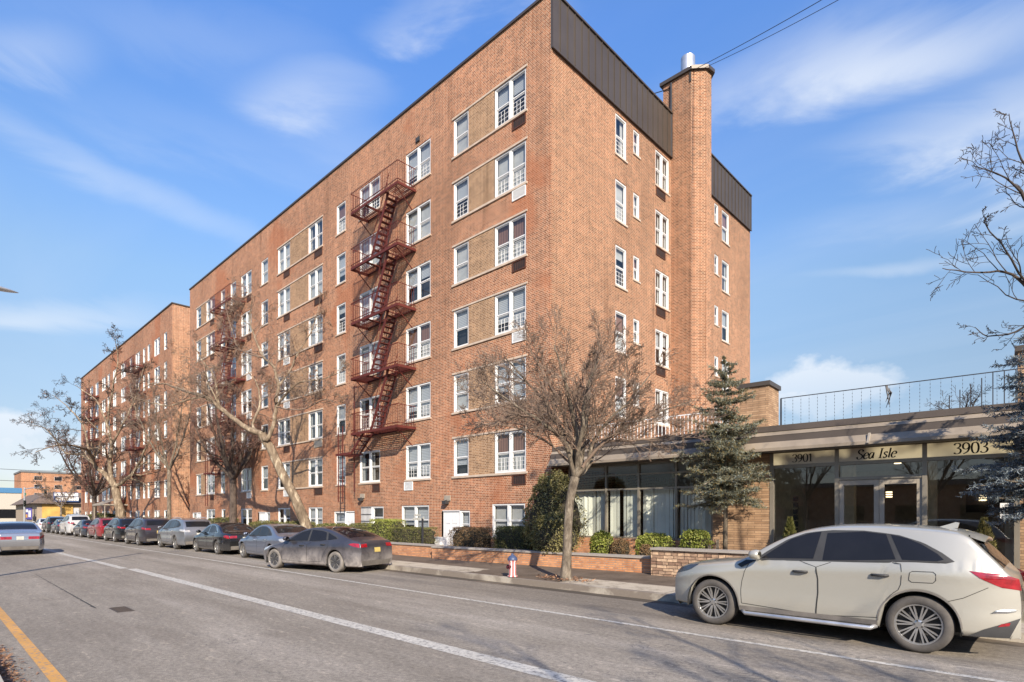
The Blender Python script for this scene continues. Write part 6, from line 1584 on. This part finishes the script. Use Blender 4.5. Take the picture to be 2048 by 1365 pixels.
mp=N('ShaderNodeMapping'); mp.inputs['Scale'].default_value=(.32,1.15,1); mp.inputs['Rotation'].default_value=(0,0,R(38)); mp.inputs['Location'].default_value=(2.3,1.1,0); nt.links.new(cmb.outputs[0],mp.inputs[0])
nz=N('ShaderNodeTexNoise'); nz.inputs['Scale'].default_value=.9; nz.inputs['Detail'].default_value=7; nz.inputs['Roughness'].default_value=.52; nz.inputs['Distortion'].default_value=.5; nt.links.new(mp.outputs[0],nz.inputs[0])
rp=N('ShaderNodeValToRGB'); nt.links.new(nz.outputs[0],rp.inputs[0]); rp.color_ramp.elements[0].position=.43; rp.color_ramp.elements[0].color=(0,0,0,1); rp.color_ramp.elements[1].position=.80; rp.color_ramp.elements[1].color=(1,1,1,1)
cir=mth('MULTIPLY',rp.outputs[0],CIRR)
# cumulus banks low over the horizon, placed by direction
def cum(px,py,sx,sy,seed):
    d=Vector(((CS*((px-CX)/FPX)-SN),(CS+SN*((px-CX)/FPX)),(HY-py)/FPX)).normalized()
    rr=Vector((CS,SN,0)); up=rr.cross(d).normalized(); side=d.cross(up)
    def dot(v):
        n=N('ShaderNodeVectorMath',operation='DOT_PRODUCT'); nt.links.new(tc.outputs['Generated'],n.inputs[0]); n.inputs[1].default_value=v; return n.outputs['Value']
    a=mth('DIVIDE',dot(side),sx); b=mth('DIVIDE',dot(Vector((0,0,1))),1); b=mth('DIVIDE',mth('SUBTRACT',b,d.z),sy)
    # flat below, bulging above
    e=mth('ADD',mth('MULTIPLY',a,a),mth('MULTIPLY',b,b)); front=mth('GREATER_THAN',dot(d),0)
    n=N('ShaderNodeTexNoise'); n.inputs['Scale'].default_value=13; n.inputs['Detail'].default_value=6; n.inputs['Roughness'].default_value=.55
    m=N('ShaderNodeMapping'); m.inputs['Location'].default_value=(seed,0,0); m.inputs['Scale'].default_value=(1,1,1.5); nt.links.new(tc.outputs['Generated'],m.inputs[0]); nt.links.new(m.outputs[0],n.inputs[0])
    v=mth('SUBTRACT',mth('ADD',mth('SUBTRACT',1,e),mth('MULTIPLY',mth('SUBTRACT',n.outputs[0],.5),3.0)),.15)
    return mth('MULTIPLY',mth('MULTIPLY',mth('MULTIPLY',v,1.7,True),mth('ADD',mth('MULTIPLY',b,.35),.75),True),front,True)
c1=cum(1650,775,.115,.050,1.0); c2=cum(5,890,.070,.06,4.0); c3=cum(110,905,.10,.03,7.0); c4_=cum(1560,800,.10,.018,9.0)
cm_=mth('MAXIMUM',mth('MAXIMUM',c1,c2),mth('MAXIMUM',c3,c4_))
nw=N('ShaderNodeTexNoise'); nw.inputs['Scale'].default_value=3.2; nw.inputs['Detail'].default_value=7; nw.inputs['Roughness'].default_value=.55; nw.inputs['Distortion'].default_value=.8
mw=N('ShaderNodeMapping'); mw.inputs['Scale'].default_value=(1,1,3.2); nt.links.new(tc.outputs['Generated'],mw.inputs[0]); nt.links.new(mw.outputs[0],nw.inputs[0])
def wisp(px,py,L,Wd,rot,amp):
    """soft elongated cloud, placed by direction; L, Wd half sizes and rot (degrees, up to the right)"""
    d=Vector(((CS*((px-CX)/FPX)-SN),(CS+SN*((px-CX)/FPX)),(HY-py)/FPX)).normalized()
    side=Vector((CS,SN,0)); side=(side-d*side.dot(d)).normalized(); up=side.cross(d).normalized()
    c_,s_=math.cos(R(rot)),math.sin(R(rot)); A=side*c_+up*s_; B=up*c_-side*s_
    def dot(v):
        n=N('ShaderNodeVectorMath',operation='DOT_PRODUCT'); nt.links.new(tc.outputs['Generated'],n.inputs[0]); n.inputs[1].default_value=v; return n.outputs['Value']
    a=mth('DIVIDE',mth('ADD',dot(A),mth('MULTIPLY',mth('SUBTRACT',nw.outputs[0],.5),L*1.0)),L); b=mth('DIVIDE',mth('ADD',dot(B),mth('MULTIPLY',mth('SUBTRACT',nw.outputs[0],.5),Wd*3.2)),Wd)
    e=mth('SUBTRACT',1,mth('ADD',mth('MULTIPLY',a,a),mth('MULTIPLY',b,b)),True)
    e=mth('MULTIPLY',mth('MULTIPLY',mth('MULTIPLY',e,e),1.5),mth('MULTIPLY',mth('SUBTRACT',nw.outputs[0],.22,True),1.5))
    return mth('MULTIPLY',mth('MULTIPLY',e,amp),mth('GREATER_THAN',dot(d),0))
ws=[wisp(*q_) for q_ in ((1640,150,.26,.06,9,.55),(1900,60,.25,.06,6,.45),(1950,270,.22,.07,20,.7),(1760,320,.16,.03,4,.4),(2040,340,.12,.08,10,.7),(640,180,.13,.045,2,.50),(250,360,.34,.030,-27,.32),(110,635,.20,.030,-3,.55),(50,105,.10,.04,0,.4),(950,25,.16,.04,4,.5),(400,60,.3,.05,-8,.15),(700,270,.22,.05,-20,.18),(1850,530,.18,.012,5,.3),(1760,460,.2,.03,3,.25),(520,300,.3,.05,-15,.12),(1250,560,.5,.06,0,.08))]
wt=ws[0]
for q_ in ws[1:]: wt=mth('ADD',wt,q_)
tot=mth('MAXIMUM',mth('ADD',wt,cir,True),mth('MULTIPLY',cm_,.80))
# correction of the sky brightness with height so that the air near the horizon keeps its blue
gr=N('ShaderNodeValToRGB'); nt.links.new(sep.outputs[2],gr.inputs[0])
while len(gr.color_ramp.elements)<len(SKY_RAMP): gr.color_ramp.elements.new(.5)
for i_,(p_,c_) in enumerate(SKY_RAMP): gr.color_ramp.elements[i_].position=p_; gr.color_ramp.elements[i_].color=(*c_,1)
mm=N('ShaderNodeMix',data_type='RGBA',blend_type='MULTIPLY'); mm.inputs[0].default_value=1; nt.links.new(hs.outputs[0],mm.inputs[6]); nt.links.new(gr.outputs[0],mm.inputs[7])
mx=N('ShaderNodeMix',data_type='RGBA'); nt.links.new(tot,mx.inputs[0]); nt.links.new(mm.outputs[2],mx.inputs[6]); mx.inputs[7].default_value=(*[SKY_CLOUD*c for c in (.86,.92,1.0)],1)
nt.links.new(mx.outputs[2],bg.inputs[0]); bg.inputs[1].default_value=SKY_STR
cam_=bpy.data.cameras.new('camera'); cam_.sensor_width=36; cam_.lens=FPX/2048*36; cam_.shift_x=0; cam_.shift_y=(HY-682.5)/2048; cam_.clip_start=.05; cam_.clip_end=5000
co=bpy.data.objects.new('camera',cam_); C.objects.link(co); co.location=(0,0,EYE); co.rotation_euler=(R(90),0,TH); bpy.context.scene.camera=co
sc=bpy.context.scene; sc.view_settings.view_transform='Standard'; sc.view_settings.look='None'; sc.view_settings.exposure=EXPO; sc.view_settings.gamma=1
sc.cycles.max_bounces=6; sc.cycles.transparent_max_bounces=8; sc.cycles.use_denoising=True
